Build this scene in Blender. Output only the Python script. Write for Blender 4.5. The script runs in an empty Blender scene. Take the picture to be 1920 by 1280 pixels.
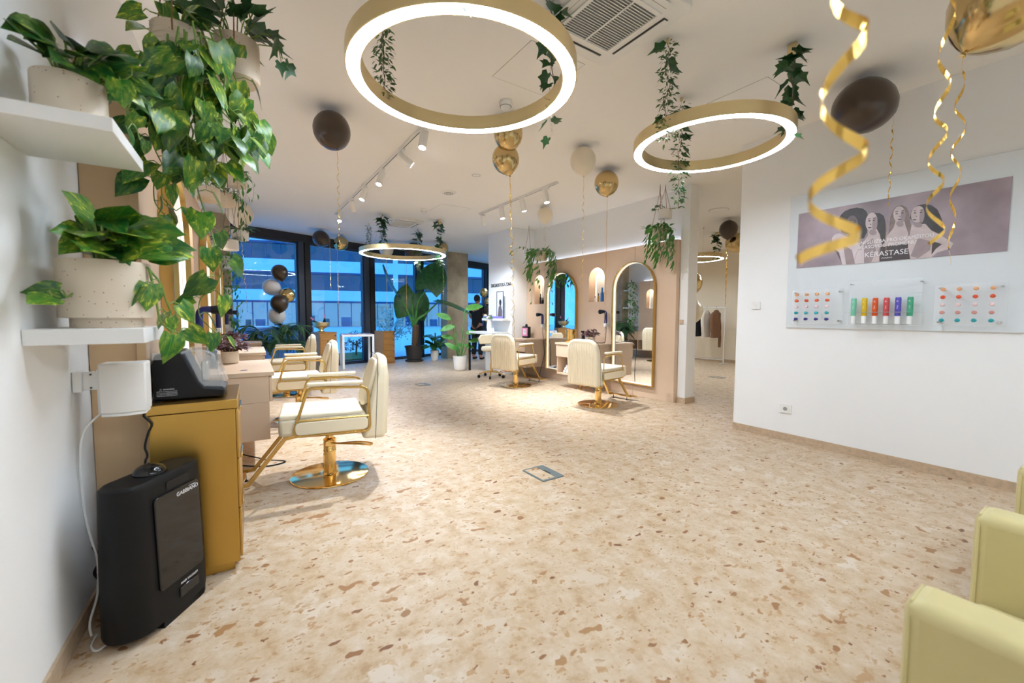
import bpy, math, random
from mathutils import Vector, Matrix, Quaternion
sc = bpy.context.scene
col = sc.collection
V = Vector
PI = math.pi
# ---------------------------------------------------------------- camera
pitch, yaw, roll = .06133, .58848, .0041
fw = V((math.sin(yaw)*math.cos(pitch), math.cos(yaw)*math.cos(pitch), -math.sin(pitch)))
r0 = V((math.cos(yaw), -math.sin(yaw), 0)); u0 = r0.cross(fw)
rt = r0*math.cos(roll)+u0*math.sin(roll); up = u0*math.cos(roll)-r0*math.sin(roll)
cd = bpy.data.cameras.new('camera'); cam = bpy.data.objects.new('camera', cd); col.objects.link(cam)
cam.matrix_world = Matrix(((rt.x, up.x, -fw.x, 0), (rt.y, up.y, -fw.y, 0), (rt.z, up.z, -fw.z, 1.3), (0, 0, 0, 1)))
cd.sensor_width = 36; cd.lens = 36*781.6/1920; cd.clip_start = .03; cd.clip_end = 300
cd.dof.use_dof = True; cd.dof.focus_distance = 4.5; cd.dof.aperture_fstop = 2.6
sc.camera = cam
# ---------------------------------------------------------------- sky, exposure
w = bpy.data.worlds.new('dusk_sky'); sc.world = w; w.use_nodes = True
bg = w.node_tree.nodes['Background']; bg.inputs[0].default_value = (.075, .36, .85, 1); bg.inputs[1].default_value = 3.2
sc.view_settings.view_transform = 'Standard'; sc.view_settings.look = 'None'
sc.view_settings.exposure = 0.0; sc.view_settings.gamma = 1; sc.view_settings.use_curve_mapping = False
sc.cycles.max_bounces = 5; sc.cycles.diffuse_bounces = 4; sc.cycles.glossy_bounces = 3
sc.cycles.use_adaptive_sampling = True; sc.cycles.adaptive_threshold = .25
sc.cycles.transmission_bounces = 4; sc.cycles.transparent_max_bounces = 8
sc.cycles.caustics_reflective = False; sc.cycles.caustics_refractive = False
sc.cycles.sample_clamp_indirect = 6
# ---------------------------------------------------------------- materials
def srgb(r, g, b):
    f = lambda c: (c/255/12.92 if c/255 <= .04045 else ((c/255+.055)/1.055)**2.4)
    return (f(r), f(g), f(b), 1)
MT = {}
def mat(name, c, rough=.5, metal=0, bump=0, bscale=60, var=0, vscale=4, coat=0, spec=.5, aniso=0, emit=None, es=0, sheen=0, trans=0, alpha=1, coord='Object', stretch=None):
    m = bpy.data.materials.new(name); m.use_nodes = True; MT[name] = m
    nt = m.node_tree; N = nt.nodes; L = nt.links; b = N['Principled BSDF']
    c = c if len(c) == 4 else (*c, 1)
    b.inputs['Base Color'].default_value = c; b.inputs['Roughness'].default_value = rough; b.inputs['Metallic'].default_value = metal
    b.inputs['Specular IOR Level'].default_value = spec; b.inputs['Coat Weight'].default_value = coat; b.inputs['Coat Roughness'].default_value = .06
    b.inputs['Transmission Weight'].default_value = trans; b.inputs['Sheen Weight'].default_value = sheen; b.inputs['Anisotropic'].default_value = aniso
    b.inputs['Alpha'].default_value = alpha
    if emit: b.inputs['Emission Color'].default_value = (*emit[:3], 1); b.inputs['Emission Strength'].default_value = es
    if bump or var:
        tc = N.new('ShaderNodeTexCoord'); src = tc.outputs[coord]
        if stretch:
            mp = N.new('ShaderNodeMapping'); mp.inputs['Scale'].default_value = stretch; L.new(src, mp.inputs[0]); src = mp.outputs[0]
    if var:
        n = N.new('ShaderNodeTexNoise'); n.inputs['Scale'].default_value = vscale; n.inputs['Detail'].default_value = 4; L.new(src, n.inputs['Vector'])
        r = N.new('ShaderNodeValToRGB'); L.new(n.outputs[0], r.inputs[0]); L.new(r.outputs[0], b.inputs['Base Color'])
        r.color_ramp.elements[0].position = .3; r.color_ramp.elements[1].position = .7
        r.color_ramp.elements[0].color = tuple(x*(1-var) for x in c[:3])+(1,); r.color_ramp.elements[1].color = tuple(min(1, x*(1+var)) for x in c[:3])+(1,)
    if bump:
        n = N.new('ShaderNodeTexNoise'); n.inputs['Scale'].default_value = bscale; n.inputs['Detail'].default_value = 3; L.new(src, n.inputs['Vector'])
        bp = N.new('ShaderNodeBump'); bp.inputs['Strength'].default_value = bump; bp.inputs['Distance'].default_value = .002
        L.new(n.outputs[0], bp.inputs['Height']); L.new(bp.outputs[0], b.inputs['Normal'])
    return m
mat('wall_cream', srgb(240, 226, 202), .75)  # warm light of the back room put into the wall colour
mat('skirting', srgb(196, 172, 144), .45, var=.14, vscale=34)
mat('wall', srgb(245, 245, 244), .75)
mat('ceil', srgb(247, 244, 240), .8)
mat('panel', srgb(222, 194, 166), .55, var=.02, vscale=3)
mat('panel_side', srgb(214, 180, 138), .5, var=.04, vscale=8, stretch=(1, 1, .2))
mat('gold_brushed', (.58, .36, .09), .34, 1, bump=.12, bscale=40, stretch=(1, 1, 30))
mat('gold_satin', (.80, .66, .38), .38, 1)
mat('gold', (.86, .58, .22), .1, 1)
mat('gold_frame', (.66, .45, .16), .24, 1)
mat('steel', (.6, .6, .6), .25, 1)
mat('cream', srgb(242, 229, 200), .42, var=.015, spec=.4)
mat('cream_dark', srgb(208, 194, 140), .42, var=.03, spec=.4)
mat('white', srgb(240, 239, 236), .45)
mat('white_gloss', srgb(244, 244, 242), .2)
mat('white_rough', srgb(236, 233, 228), .6)
mat('grey', srgb(150, 150, 148), .5)
mat('dark_grey', srgb(70, 70, 70), .5)
mat('black', (.006, .006, .007), .4, spec=.3)
mat('black_gloss', (.006, .006, .007), .08)
mat('black_matte', (.006, .006, .006), .55, spec=.25)
mat('pot_cream', srgb(226, 209, 186), .5, var=.0)
mat('pot_white', srgb(236, 232, 226), .4)
mat('pot_black', (.03, .026, .025), .45)
mat('rope', srgb(150, 105, 70), .9)
mat('soil', (.03, .02, .012), .95, bump=.8, bscale=80)
mat('stem', (.18, .30, .05), .5)
mat('stem_brown', (.16, .09, .04), .7)
mat('ivy', (.028, .10, .030), .42, var=.45, vscale=14)
mat('ivy_small', (.07, .15, .04), .5, var=.4, vscale=30)
mat('dark_leaf', (.025, .12, .028), .35, var=.35, vscale=9)
mat('bright_leaf', (.075, .26, .04), .38, var=.35, vscale=9)
mat('palm_leaf', (.03, .10, .03), .45, var=.35, vscale=12)
mat('begonia', (.10, .035, .045), .5, var=.6, vscale=40)
mat('blossom', srgb(235, 240, 225), .7)
mat('balloon_brown', (.05, .028, .014), .32, spec=.5, coat=.35)
mat('balloon_gold', (.62, .46, .22), .16, 1)
mat('balloon_cream', srgb(236, 224, 202), .28, spec=.5)
mat('balloon_white', srgb(232, 230, 232), .28)
mat('ribbon', (.95, .62, .16), .14, 1)
mat('ribbon_white', (.9, .88, .84), .3, .4)
mat('dryer_blue', (.02, .025, .16), .3)
mat('frame_dark', srgb(42, 38, 40), .4)
mat('frame_blue', srgb(60, 66, 80), .35)
mat('wood', srgb(172, 122, 62), .5, var=.2, vscale=5, stretch=(1, 1, 14))
mat('paper', srgb(225, 222, 220), .5)
mat('mag_a', srgb(150, 90, 90), .4, var=.5, vscale=16)
mat('mag_b', srgb(100, 120, 160), .4, var=.5, vscale=16)
mat('mag_c', srgb(215, 205, 200), .4, var=.2, vscale=16)
mat('skin', srgb(190, 130, 105), .55)
mat('hair', (.02, .012, .008), .6)
mat('cloth_black', (.012, .012, .014), .85)
mat('coat_brown', srgb(128, 92, 66), .9)
mat('coat_cream', srgb(226, 214, 196), .9)
mat('towel', srgb(244, 243, 240), .95, bump=.8, bscale=150, sheen=.3)
mat('pink_label', srgb(214, 130, 170), .5)
mat('bottle_blue', srgb(30, 110, 190), .25)
mat('bottle_amber', srgb(190, 140, 60), .25)
mat('bottle_clear', srgb(225, 225, 230), .2)
mat('bottle_pink', srgb(220, 130, 160), .3)
mat('lilac', srgb(150, 140, 225), .4)
mat('grey_metal', srgb(120, 134, 138), .35, .5)
mat('grass', srgb(70, 110, 60), .9, var=.3, vscale=20)
mat('paving', srgb(215, 220, 225), .7, var=.06, vscale=1.5)
mat('facade', srgb(225, 230, 235), .6, var=.04, vscale=.6)
mat('facade_dark', srgb(58, 84, 122), .5)
mat('marble', srgb(120, 150, 175), .4, var=.5, vscale=1.2)
mat('shop_wall', srgb(190, 190, 170), .6, emit=(.75, .85, .7), es=1.3)  # wall emits to stand in for the light of the shop interior
mat('led', (1, 1, 1), .5, emit=(.83, .95, 1.09), es=54)
mat('led_cove', (1, 1, 1), .5, emit=(.82, .93, 1.1), es=5.5)
mat('led_small', (1, 1, 1), .5, emit=(.93, .96, 1), es=40)
mat('led_warm', (1, 1, 1), .5, emit=(1, .96, .84), es=.8)
mat('mirror', (.93, .94, .94), .005, 1)
mat('acrylic', (.96, .98, .98), .05, alpha=.09, spec=.5)
mat('clear_plastic', (.9, .92, .92), .05, alpha=.22, spec=.9, coat=.6)
mat('board', srgb(226, 232, 236), .28)
mat('print_bg', srgb(166, 150, 158), .35, var=.32, vscale=2.4)
mat('print_skin', srgb(205, 188, 188), .35, var=.12, vscale=14)
mat('print_skin_dark', srgb(112, 98, 100), .35, var=.2, vscale=18)
mat('print_hair', srgb(52, 44, 44), .35, var=.3, vscale=20)
mat('print_skin_shade', srgb(160, 142, 144), .35, var=.1, vscale=14)
mat('print_hair_light', srgb(128, 108, 102), .35, var=.3, vscale=20)
mat('print_cloth', srgb(222, 208, 212), .35, var=.1, vscale=10)
mat('print_line', srgb(70, 58, 60), .35)
mat('print_white', srgb(246, 244, 246), .35)
for nm, c in dict(peg_peach=(236, 176, 128), peg_orange=(228, 92, 50), peg_pink=(240, 214, 214), peg_teal=(30, 160, 168), peg_navy=(52, 44, 128), peg_rose=(208, 148, 140),
                  tube_mint=(120, 200, 170), tube_yellow=(226, 190, 10), tube_orange=(226, 88, 20), tube_red=(212, 80, 80), tube_violet=(96, 84, 190), tube_green=(70, 170, 130)).items():
    mat(nm, srgb(*c), .3)
def leafmat(name, dark, light, amount, rough=.32):
    m = mat(name, dark, rough, spec=.45); nt = m.node_tree; N = nt.nodes; L = nt.links; b = N['Principled BSDF']
    tc = N.new('ShaderNodeTexCoord'); oi = N.new('ShaderNodeObjectInfo'); ad = N.new('ShaderNodeVectorMath'); ad.operation = 'ADD'
    mu = N.new('ShaderNodeVectorMath'); mu.operation = 'SCALE'; mu.inputs['Scale'].default_value = 37
    cb = N.new('ShaderNodeCombineXYZ')
    for i in range(3): L.new(oi.outputs['Random'], cb.inputs[i])
    L.new(cb.outputs[0], mu.inputs[0]); L.new(tc.outputs['Object'], ad.inputs[0]); L.new(mu.outputs[0], ad.inputs[1])
    mp = N.new('ShaderNodeMapping'); mp.inputs['Scale'].default_value = (1.8, .7, 1); mp.inputs['Rotation'].default_value = (0, 0, .5); L.new(ad.outputs[0], mp.inputs[0])
    n = N.new('ShaderNodeTexNoise'); n.inputs['Scale'].default_value = 3.2; n.inputs['Detail'].default_value = 6; n.inputs['Roughness'].default_value = .62; n.inputs['Distortion'].default_value = .6
    L.new(mp.outputs[0], n.inputs['Vector'])
    r = N.new('ShaderNodeValToRGB'); L.new(n.outputs[0], r.inputs[0])
    e = r.color_ramp.elements; e[0].position = 0; e[0].color = (*dark, 1); e[1].position = 1; e[1].color = (*light, 1)
    for p_, f in ((amount-.12, .0), (amount, .25), (amount+.05, .3), (amount+.07, .95)):
        x = e.new(p_); x.color = tuple(d+(l-d)*f for d, l in zip(dark, light))+(1,)
    # vein line down the middle of the blade
    sp = N.new('ShaderNodeSeparateXYZ'); L.new(tc.outputs['Object'], sp.inputs[0])
    ab = N.new('ShaderNodeMath'); ab.operation = 'ABSOLUTE'; L.new(sp.outputs[0], ab.inputs[0])
    lt = N.new('ShaderNodeMath'); lt.operation = 'LESS_THAN'; lt.inputs[1].default_value = .012; L.new(ab.outputs[0], lt.inputs[0])
    mx = N.new('ShaderNodeMix'); mx.data_type = 'RGBA'; L.new(lt.outputs[0], mx.inputs[0]); L.new(r.outputs[0], mx.inputs[6]); mx.inputs[7].default_value = (dark[0]*2+.02, dark[1]*1.7+.03, dark[2]*1.5, 1)
    L.new(mx.outputs[2], b.inputs['Base Color'])
    return m
leafmat('pothos', (.022, .15, .016), (.50, .58, .06), .53)
leafmat('pothos_dark', (.012, .085, .014), (.32, .46, .05), .58)
def terrazzo():
    m = mat('terrazzo', srgb(222, 198, 168), .42, spec=.35); nt = m.node_tree; N = nt.nodes; L = nt.links; b = N['Principled BSDF']
    tc = N.new('ShaderNodeTexCoord'); base = tc.outputs['Object']
    def noise(scale, detail, src=base, rough=.5):
        n = N.new('ShaderNodeTexNoise'); n.noise_dimensions = '2D'; n.inputs['Scale'].default_value = scale; n.inputs['Detail'].default_value = detail; n.inputs['Roughness'].default_value = rough; L.new(src, n.inputs['Vector']); return n
    def ramp(src, stops):
        r = N.new('ShaderNodeValToRGB'); L.new(src, r.inputs[0]); e = r.color_ramp.elements
        e[0].position, e[0].color = stops[0][0], stops[0][1]; e[1].position, e[1].color = stops[-1][0], stops[-1][1]
        for p_, c_ in stops[1:-1]: x = e.new(p_); x.color = c_
        return r
    n1 = noise(9, 7, rough=.7)
    cur = ramp(n1.outputs[0], [(.28, srgb(198, 164, 124)), (.44, srgb(217, 190, 156)), (.56, srgb(225, 202, 173)), (.72, srgb(234, 217, 196))]).outputs[0]
    dn = (noise(11, 2), noise(34, 2))
    def chips(scale, thr, radius, cols, seed, stretch=(1, 1, 1), rot=0., soft=.02, warp=.35):
        nonlocal cur
        mp = N.new('ShaderNodeMapping'); mp.inputs['Location'].default_value = (seed, seed*1.7, 0); mp.inputs['Scale'].default_value = stretch; mp.inputs['Rotation'].default_value = (0, 0, rot); L.new(base, mp.inputs[0])
        sub = N.new('ShaderNodeVectorMath'); sub.operation = 'SUBTRACT'; sub.inputs[1].default_value = (.5, .5, .5); L.new(dn[0 if scale < 14 else 1].outputs['Color'], sub.inputs[0])
        s2 = N.new('ShaderNodeVectorMath'); s2.operation = 'SCALE'; s2.inputs['Scale'].default_value = warp/scale*2; L.new(sub.outputs[0], s2.inputs[0])
        ad = N.new('ShaderNodeVectorMath'); ad.operation = 'ADD'; L.new(mp.outputs[0], ad.inputs[0]); L.new(s2.outputs[0], ad.inputs[1])
        v = N.new('ShaderNodeTexVoronoi'); v.voronoi_dimensions = '2D'; v.distance = 'MANHATTAN' if seed % 2 < 1 else 'EUCLIDEAN'; v.inputs['Scale'].default_value = scale; v.inputs['Randomness'].default_value = 1; L.new(ad.outputs[0], v.inputs['Vector'])
        sp = N.new('ShaderNodeSeparateColor'); L.new(v.outputs['Color'], sp.inputs[0])
        gt = N.new('ShaderNodeMath'); gt.operation = 'GREATER_THAN'; gt.inputs[1].default_value = thr; L.new(sp.outputs[0], gt.inputs[0])
        rr = N.new('ShaderNodeMath'); rr.operation = 'MULTIPLY_ADD'; rr.inputs[1].default_value = radius*.75; rr.inputs[2].default_value = radius*.25; L.new(sp.outputs[1], rr.inputs[0])
        df = N.new('ShaderNodeMath'); df.operation = 'SUBTRACT'; L.new(rr.outputs[0], df.inputs[0]); L.new(v.outputs['Distance'], df.inputs[1])
        mr = N.new('ShaderNodeMapRange'); mr.inputs['From Min'].default_value = 0; mr.inputs['From Max'].default_value = soft; L.new(df.outputs[0], mr.inputs['Value'])
        ml = N.new('ShaderNodeMath'); ml.operation = 'MULTIPLY'; L.new(mr.outputs[0], ml.inputs[0]); L.new(gt.outputs[0], ml.inputs[1])
        cr = ramp(sp.outputs[2], cols); 
        mx = N.new('ShaderNodeMix'); mx.data_type = 'RGBA'; L.new(ml.outputs[0], mx.inputs[0]); L.new(cur, mx.inputs[6]); L.new(cr.outputs[0], mx.inputs[7]); cur = mx.outputs[2]
    tan, brn, drk, wht, lt = srgb(204, 166, 122), srgb(176, 130, 86), srgb(138, 92, 60), srgb(234, 218, 198), srgb(226, 204, 176)
    chips(4.5, .60, .40, [(0, lt), (.5, wht), (1, srgb(212, 180, 140))], 3.3, (1, 1.5, 1), .4, .10, .6)
    chips(9, .60, .38, [(0, tan), (.35, lt), (.7, srgb(212, 178, 138)), (1, srgb(196, 152, 106))], 8.6, (1, 1.7, 1), -.5, .10, .6)
    chips(17, .60, .38, [(0, tan), (.5, srgb(200, 160, 116)), (.8, lt), (1, srgb(184, 138, 92))], 1.2, (1, 1.7, 1), .8, .10, .6)
    chips(38, .50, .42, [(0, tan), (.5, lt), (.8, srgb(198, 156, 110)), (1, srgb(186, 140, 96))], 4.9, (1, 1.5, 1), .2, .14, .6)
    chips(7, .90, .30, [(0, srgb(190, 146, 100)), (.5, srgb(182, 136, 90)), (1, brn)], 5.1, (1, 1.8, 1), .5, .05, .6)
    chips(11, .90, .30, [(0, brn), (.6, srgb(160, 112, 72)), (1, drk)], 7.4, (1, 1.7, 1), -.3, .05, .5)
    chips(19, .94, .32, [(0, brn), (1, srgb(146, 98, 64))], 2.7, (1, 1.5, 1), 1.2, .06, .5)
    mx = N.new('ShaderNodeMix'); mx.data_type = 'RGBA'; mx.blend_type = 'MULTIPLY'; mx.inputs[0].default_value = 1; L.new(cur, mx.inputs[6]); mx.inputs[7].default_value = (.80, .79, .78, 1)
    L.new(mx.outputs[2], b.inputs['Base Color'])
    return m
terrazzo()
def concrete():
    m = mat('concrete', srgb(150, 138, 124), .8, bump=.3, bscale=25); nt = m.node_tree; N = nt.nodes; L = nt.links; b = N['Principled BSDF']
    tc = N.new('ShaderNodeTexCoord')
    n = N.new('ShaderNodeTexNoise'); n.inputs['Scale'].default_value = 3; n.inputs['Detail'].default_value = 8; L.new(tc.outputs['Object'], n.inputs['Vector'])
    r = N.new('ShaderNodeValToRGB'); L.new(n.outputs[0], r.inputs[0]); e = r.color_ramp.elements
    e[0].position = .3; e[0].color = srgb(168, 150, 124); e[1].position = .7; e[1].color = srgb(204, 184, 154)
    v = N.new('ShaderNodeTexVoronoi'); v.inputs['Scale'].default_value = 9; L.new(tc.outputs['Object'], v.inputs['Vector'])
    lt = N.new('ShaderNodeMath'); lt.operation = 'LESS_THAN'; lt.inputs[1].default_value = .10; L.new(v.outputs['Distance'], lt.inputs[0])
    mx = N.new('ShaderNodeMix'); mx.data_type = 'RGBA'; L.new(lt.outputs[0], mx.inputs[0]); L.new(r.outputs[0], mx.inputs[6]); mx.inputs[7].default_value = srgb(98, 84, 70)
    L.new(mx.outputs[2], b.inputs['Base Color'])
concrete()
def glassmat(name, tint, refl=1.0):
    m = bpy.data.materials.new(name); m.use_nodes = True; MT[name] = m; nt = m.node_tree; N = nt.nodes; L = nt.links
    N.remove(N['Principled BSDF']); t = N.new('ShaderNodeBsdfTransparent'); t.inputs[0].default_value = (*tint, 1)
    g = N.new('ShaderNodeBsdfGlossy'); g.inputs['Roughness'].default_value = 0; f = N.new('ShaderNodeFresnel'); f.inputs[0].default_value = 1.5
    mu = N.new('ShaderNodeMath'); mu.operation = 'MULTIPLY'; mu.inputs[1].default_value = refl; L.new(f.outputs[0], mu.inputs[0])
    ge = N.new('ShaderNodeNewGeometry'); iv = N.new('ShaderNodeMath'); iv.operation = 'SUBTRACT'; iv.inputs[0].default_value = 1; L.new(ge.outputs['Backfacing'], iv.inputs[1])
    m2 = N.new('ShaderNodeMath'); m2.operation = 'MULTIPLY'; L.new(mu.outputs[0], m2.inputs[0]); L.new(iv.outputs[0], m2.inputs[1]); mu = m2
    mx = N.new('ShaderNodeMixShader'); L.new(mu.outputs[0], mx.inputs[0]); L.new(t.outputs[0], mx.inputs[1]); L.new(g.outputs[0], mx.inputs[2]); L.new(mx.outputs[0], N['Material Output'].inputs[0])
glassmat('glass', (.80, .89, .95), 2.2)
for _n in ('led_small', 'led_warm', 'shop_wall'): MT[_n].cycles.emission_sampling = 'NONE'
glassmat('glass_far', (.45, .6, .75), 3.2)
# speckles on the ceramic pots
_m = MT['pot_cream']; _N = _m.node_tree.nodes; _L = _m.node_tree.links
_v = _N.new('ShaderNodeTexVoronoi'); _v.inputs['Scale'].default_value = 130; _tc = _N.new('ShaderNodeTexCoord'); _L.new(_tc.outputs['Object'], _v.inputs['Vector'])
_s = _N.new('ShaderNodeSeparateColor'); _L.new(_v.outputs['Color'], _s.inputs[0])
_a = _N.new('ShaderNodeMath'); _a.operation = 'GREATER_THAN'; _a.inputs[1].default_value = .93; _L.new(_s.outputs[0], _a.inputs[0])
_b = _N.new('ShaderNodeMath'); _b.operation = 'LESS_THAN'; _b.inputs[1].default_value = .3; _L.new(_v.outputs['Distance'], _b.inputs[0])
_c = _N.new('ShaderNodeMath'); _c.operation = 'MULTIPLY'; _L.new(_a.outputs[0], _c.inputs[0]); _L.new(_b.outputs[0], _c.inputs[1])
_x = _N.new('ShaderNodeMix'); _x.data_type = 'RGBA'; _L.new(_c.outputs[0], _x.inputs[0]); _x.inputs[6].default_value = srgb(226, 209, 186); _x.inputs[7].default_value = srgb(168, 138, 110)
_L.new(_x.outputs[2], _N['Principled BSDF'].inputs['Base Color'])
# ---------------------------------------------------------------- mesh helpers
class M:
    def __init__(s): s.v = []; s.f = []; s.m = []; s.k = 0
    def add(s, vs, fs):
        o = len(s.v); s.v += [tuple(v) for v in vs]; s.f += [tuple(i+o for i in f) for f in fs]; s.m += [s.k]*len(fs); return s
    def mat(s, k): s.k = k; return s
    def bb(s, x0, y0, z0, x1, y1, z1):
        return s.add([(x0,y0,z0),(x1,y0,z0),(x1,y1,z0),(x0,y1,z0),(x0,y0,z1),(x1,y0,z1),(x1,y1,z1),(x0,y1,z1)],
                     [(0,3,2,1),(4,5,6,7),(0,1,5,4),(1,2,6,5),(2,3,7,6),(3,0,4,7)])
    def box(s, c, d, R=None):
        t = M().bb(-d[0]/2, -d[1]/2, -d[2]/2, d[0]/2, d[1]/2, d[2]/2)
        vs = [V(v) for v in t.v]
        if R is not None: vs = [R@v for v in vs]
        return s.add([v+V(c) for v in vs], t.f)
    def lathe(s, prof, n=24, c=(0,0,0), cap=True):
        vs = []; fs = []
        for r, z in prof:
            for i in range(n):
                a = 2*PI*i/n; vs.append((c[0]+r*math.cos(a), c[1]+r*math.sin(a), c[2]+z))
        for j in range(len(prof)-1):
            for i in range(n):
                k = (i+1) % n; fs.append((j*n+i, j*n+k, (j+1)*n+k, (j+1)*n+i))
        if cap:
            if prof[0][0] > 1e-5: fs.append(tuple(range(n-1, -1, -1)))
            if prof[-1][0] > 1e-5: fs.append(tuple((len(prof)-1)*n+i for i in range(n)))
        return s.add(vs, fs)
    def cyl(s, a, b, ra, rb=None, n=12):
        return s.tube([a, b], [ra, ra if rb is None else rb], n)
    def tube(s, pts, r, n=8, closed=False, cap=True, flat=None, upv=None):
        P = [V(p) for p in pts]; k = len(P); R = r if isinstance(r, (list, tuple)) else [r]*k
        T = []
        for i in range(k):
            if closed: t = P[(i+1) % k]-P[i-1]
            else: t = P[min(i+1, k-1)]-P[max(i-1, 0)]
            T.append(t.normalized() if t.length > 1e-9 else V((0, 0, 1)))
        nrm = V(upv) if upv else (V((0, 0, 1)) if abs(T[0].z) < .9 else V((1, 0, 0)))
        vs = []; fs = []
        for i in range(k):
            nrm = nrm-T[i]*nrm.dot(T[i]); nrm = nrm.normalized() if nrm.length > 1e-6 else T[i].orthogonal().normalized()
            b = T[i].cross(nrm)
            for j in range(n):
                a = 2*PI*(j+.5)/n; fa, fb = (1, 1) if not flat else flat
                vs.append(P[i]+(nrm*math.cos(a)*fa+b*math.sin(a)*fb)*R[i])
        for i in range(k if closed else k-1):
            for j in range(n):
                jj = (j+1) % n; ii = (i+1) % k; fs.append((i*n+j, i*n+jj, ii*n+jj, ii*n+j))
        if cap and not closed: fs += [tuple(range(n-1, -1, -1)), tuple((k-1)*n+j for j in range(n))]
        return s.add(vs, fs)
    def prism(s, poly, axis, a, b):
        """polygon in the other two axes, extruded along axis from a to b"""
        n = len(poly)
        def p3(p, h): return (h, p[0], p[1]) if axis == 'x' else ((p[0], h, p[1]) if axis == 'y' else (p[0], p[1], h))
        vs = [p3(p, a) for p in poly]+[p3(p, b) for p in poly]
        return s.add(vs, [tuple(range(n-1, -1, -1)), tuple(range(n, 2*n))]+[(i, (i+1) % n, n+(i+1) % n, n+i) for i in range(n)])
    def ring(s, outer, inner, axis, a, b):
        n = len(outer)
        def p3(p, h): return (h, p[0], p[1]) if axis == 'x' else ((p[0], h, p[1]) if axis == 'y' else (p[0], p[1], h))
        vs = [p3(p, h) for h in (a, b) for q in (outer, inner) for p in q]; fs = []
        for i in range(n):
            k = (i+1) % n
            fs += [(i, k, n+k, n+i), (2*n+i, 3*n+i, 3*n+k, 2*n+k), (i, 2*n+i, 2*n+k, k), (n+i, n+k, 3*n+k, 3*n+i)]
        return s.add(vs, fs)
    def ball(s, c, r, n=16, m=10, sq=(1, 1, 1)):
        pr = [(max(1e-4, r*math.sin(PI*j/m)), -r*math.cos(PI*j/m)) for j in range(m+1)]
        t = M().lathe(pr, n, cap=False); return s.add([(c[0]+v[0]*sq[0], c[1]+v[1]*sq[1], c[2]+v[2]*sq[2]) for v in t.v], t.f)
    def xf(s, m): s.v = [tuple(m@V(v)) for v in s.v]; return s
    def mesh(s, name, mats, smooth=40):
        me = bpy.data.meshes.new(name); me.from_pydata(s.v, [], s.f); 
        for m in ([mats] if isinstance(mats, str) else mats): me.materials.append(MT[m])
        if s.m and max(s.m): me.polygons.foreach_set('material_index', s.m)
        if smooth:
            me.polygons.foreach_set('use_smooth', [True]*len(me.polygons)); me.set_sharp_from_angle(angle=math.radians(smooth))
        me.update(); return me
    def obj(s, name, mats, parent=None, smooth=40, bevel=0, seg=2, loc=None, subsurf=0):
        o = bpy.data.objects.new(name, s.mesh(name, mats, smooth)); col.objects.link(o)
        if parent: o.parent = parent
        if loc: o.location = loc
        if bevel:
            b = o.modifiers.new('bevel', 'BEVEL'); b.width = bevel; b.segments = seg; b.limit_method = 'ANGLE'; b.angle_limit = math.radians(50); b.harden_normals = False
        if subsurf:
            b = o.modifiers.new('sub', 'SUBSURF'); b.levels = b.render_levels = subsurf
        return o
def tag(o, label, cat, group=None, kind=None):
    o['label'] = label; o['category'] = cat
    if group: o['group'] = group
    if kind: o['kind'] = kind
    return o
def thing(name, label, cat, loc=(0, 0, 0), rz=0, group=None):
    o = bpy.data.objects.new(name, None); col.objects.link(o); o.empty_display_size = .1
    o.location = loc; o.rotation_euler = (0, 0, rz); return tag(o, label, cat, group)
def struct(o, label, cat='wall'):
    o['kind'] = 'structure'; o['label'] = label; o['category'] = cat; return o
def inst(name, me, parent, m):
    o = bpy.data.objects.new(name, me); col.objects.link(o); o.parent = parent; o.matrix_local = m; return o
def kids(o, table={}):
    return [c for c in bpy.data.objects if c.parent == o]
def dup(root, loc, rz, label, group=None, sc_=None):
    def cp(o, p):
        c = o.copy(); col.objects.link(c); c.parent = p
        for ch in kids(o): cp(ch, c)
        return c
    src = [o for o in kids(root)]
    r = root.copy(); col.objects.link(r); r.location = loc; r.rotation_euler = (0, 0, rz); r['label'] = label
    if group: r['group'] = group
    if sc_: r.scale = (sc_,)*3
    for ch in src: cp(ch, r)
    return r
def arch(y0, y1, z0, z1, n=20):
    """arched outline: (y,z) list, round top"""
    r = (y1-y0)/2; c = (y0+y1)/2; p = [(y0, z0), (y1, z0)]
    for i in range(n+1):
        a = PI*i/n; p.append((c+r*math.cos(a), z1-r+r*math.sin(a)))
    return p
def rrect(x0, y0, x1, y1, r, n=5):
    p = []
    for cx, cy, a0 in ((x1-r, y1-r, 0), (x0+r, y1-r, PI/2), (x0+r, y0+r, PI), (x1-r, y0+r, 1.5*PI)):
        for i in range(n+1):
            a = a0+PI/2*i/n; p.append((cx+r*math.cos(a), cy+r*math.sin(a)))
    return p
def spline(pts, n=6):
    P = [V(p) for p in pts]; out = []
    for i in range(len(P)-1):
        a, b, c, d = P[max(i-1, 0)], P[i], P[i+1], P[min(i+2, len(P)-1)]
        for j in range(n):
            t = j/n; out.append(.5*((2*b)+(c-a)*t+(2*a-5*b+4*c-d)*t*t+(3*b-a-3*c+d)*t**3))
    return out+[P[-1]]
def text_obj(name, body, size, material, parent, m, extrude=.0006, align='CENTER', spacing=1.0, width=None):
    cu = bpy.data.curves.new(name, 'FONT'); cu.body = body; cu.size = size; cu.align_x = align; cu.align_y = 'CENTER'; cu.extrude = extrude; cu.space_character = spacing; cu.resolution_u = 3
    t = bpy.data.objects.new('tmp', cu); col.objects.link(t)
    dg = bpy.context.evaluated_depsgraph_get(); me = bpy.data.meshes.new_from_object(t.evaluated_get(dg)); bpy.data.objects.remove(t); 
    me.materials.clear(); me.materials.append(MT[material]); me.name = name
    if width:
        xs = [v.co.x for v in me.vertices]; k = width/(max(xs)-min(xs))
        for v in me.vertices: v.co.x *= k
    return inst(name, me, parent, m)
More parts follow.
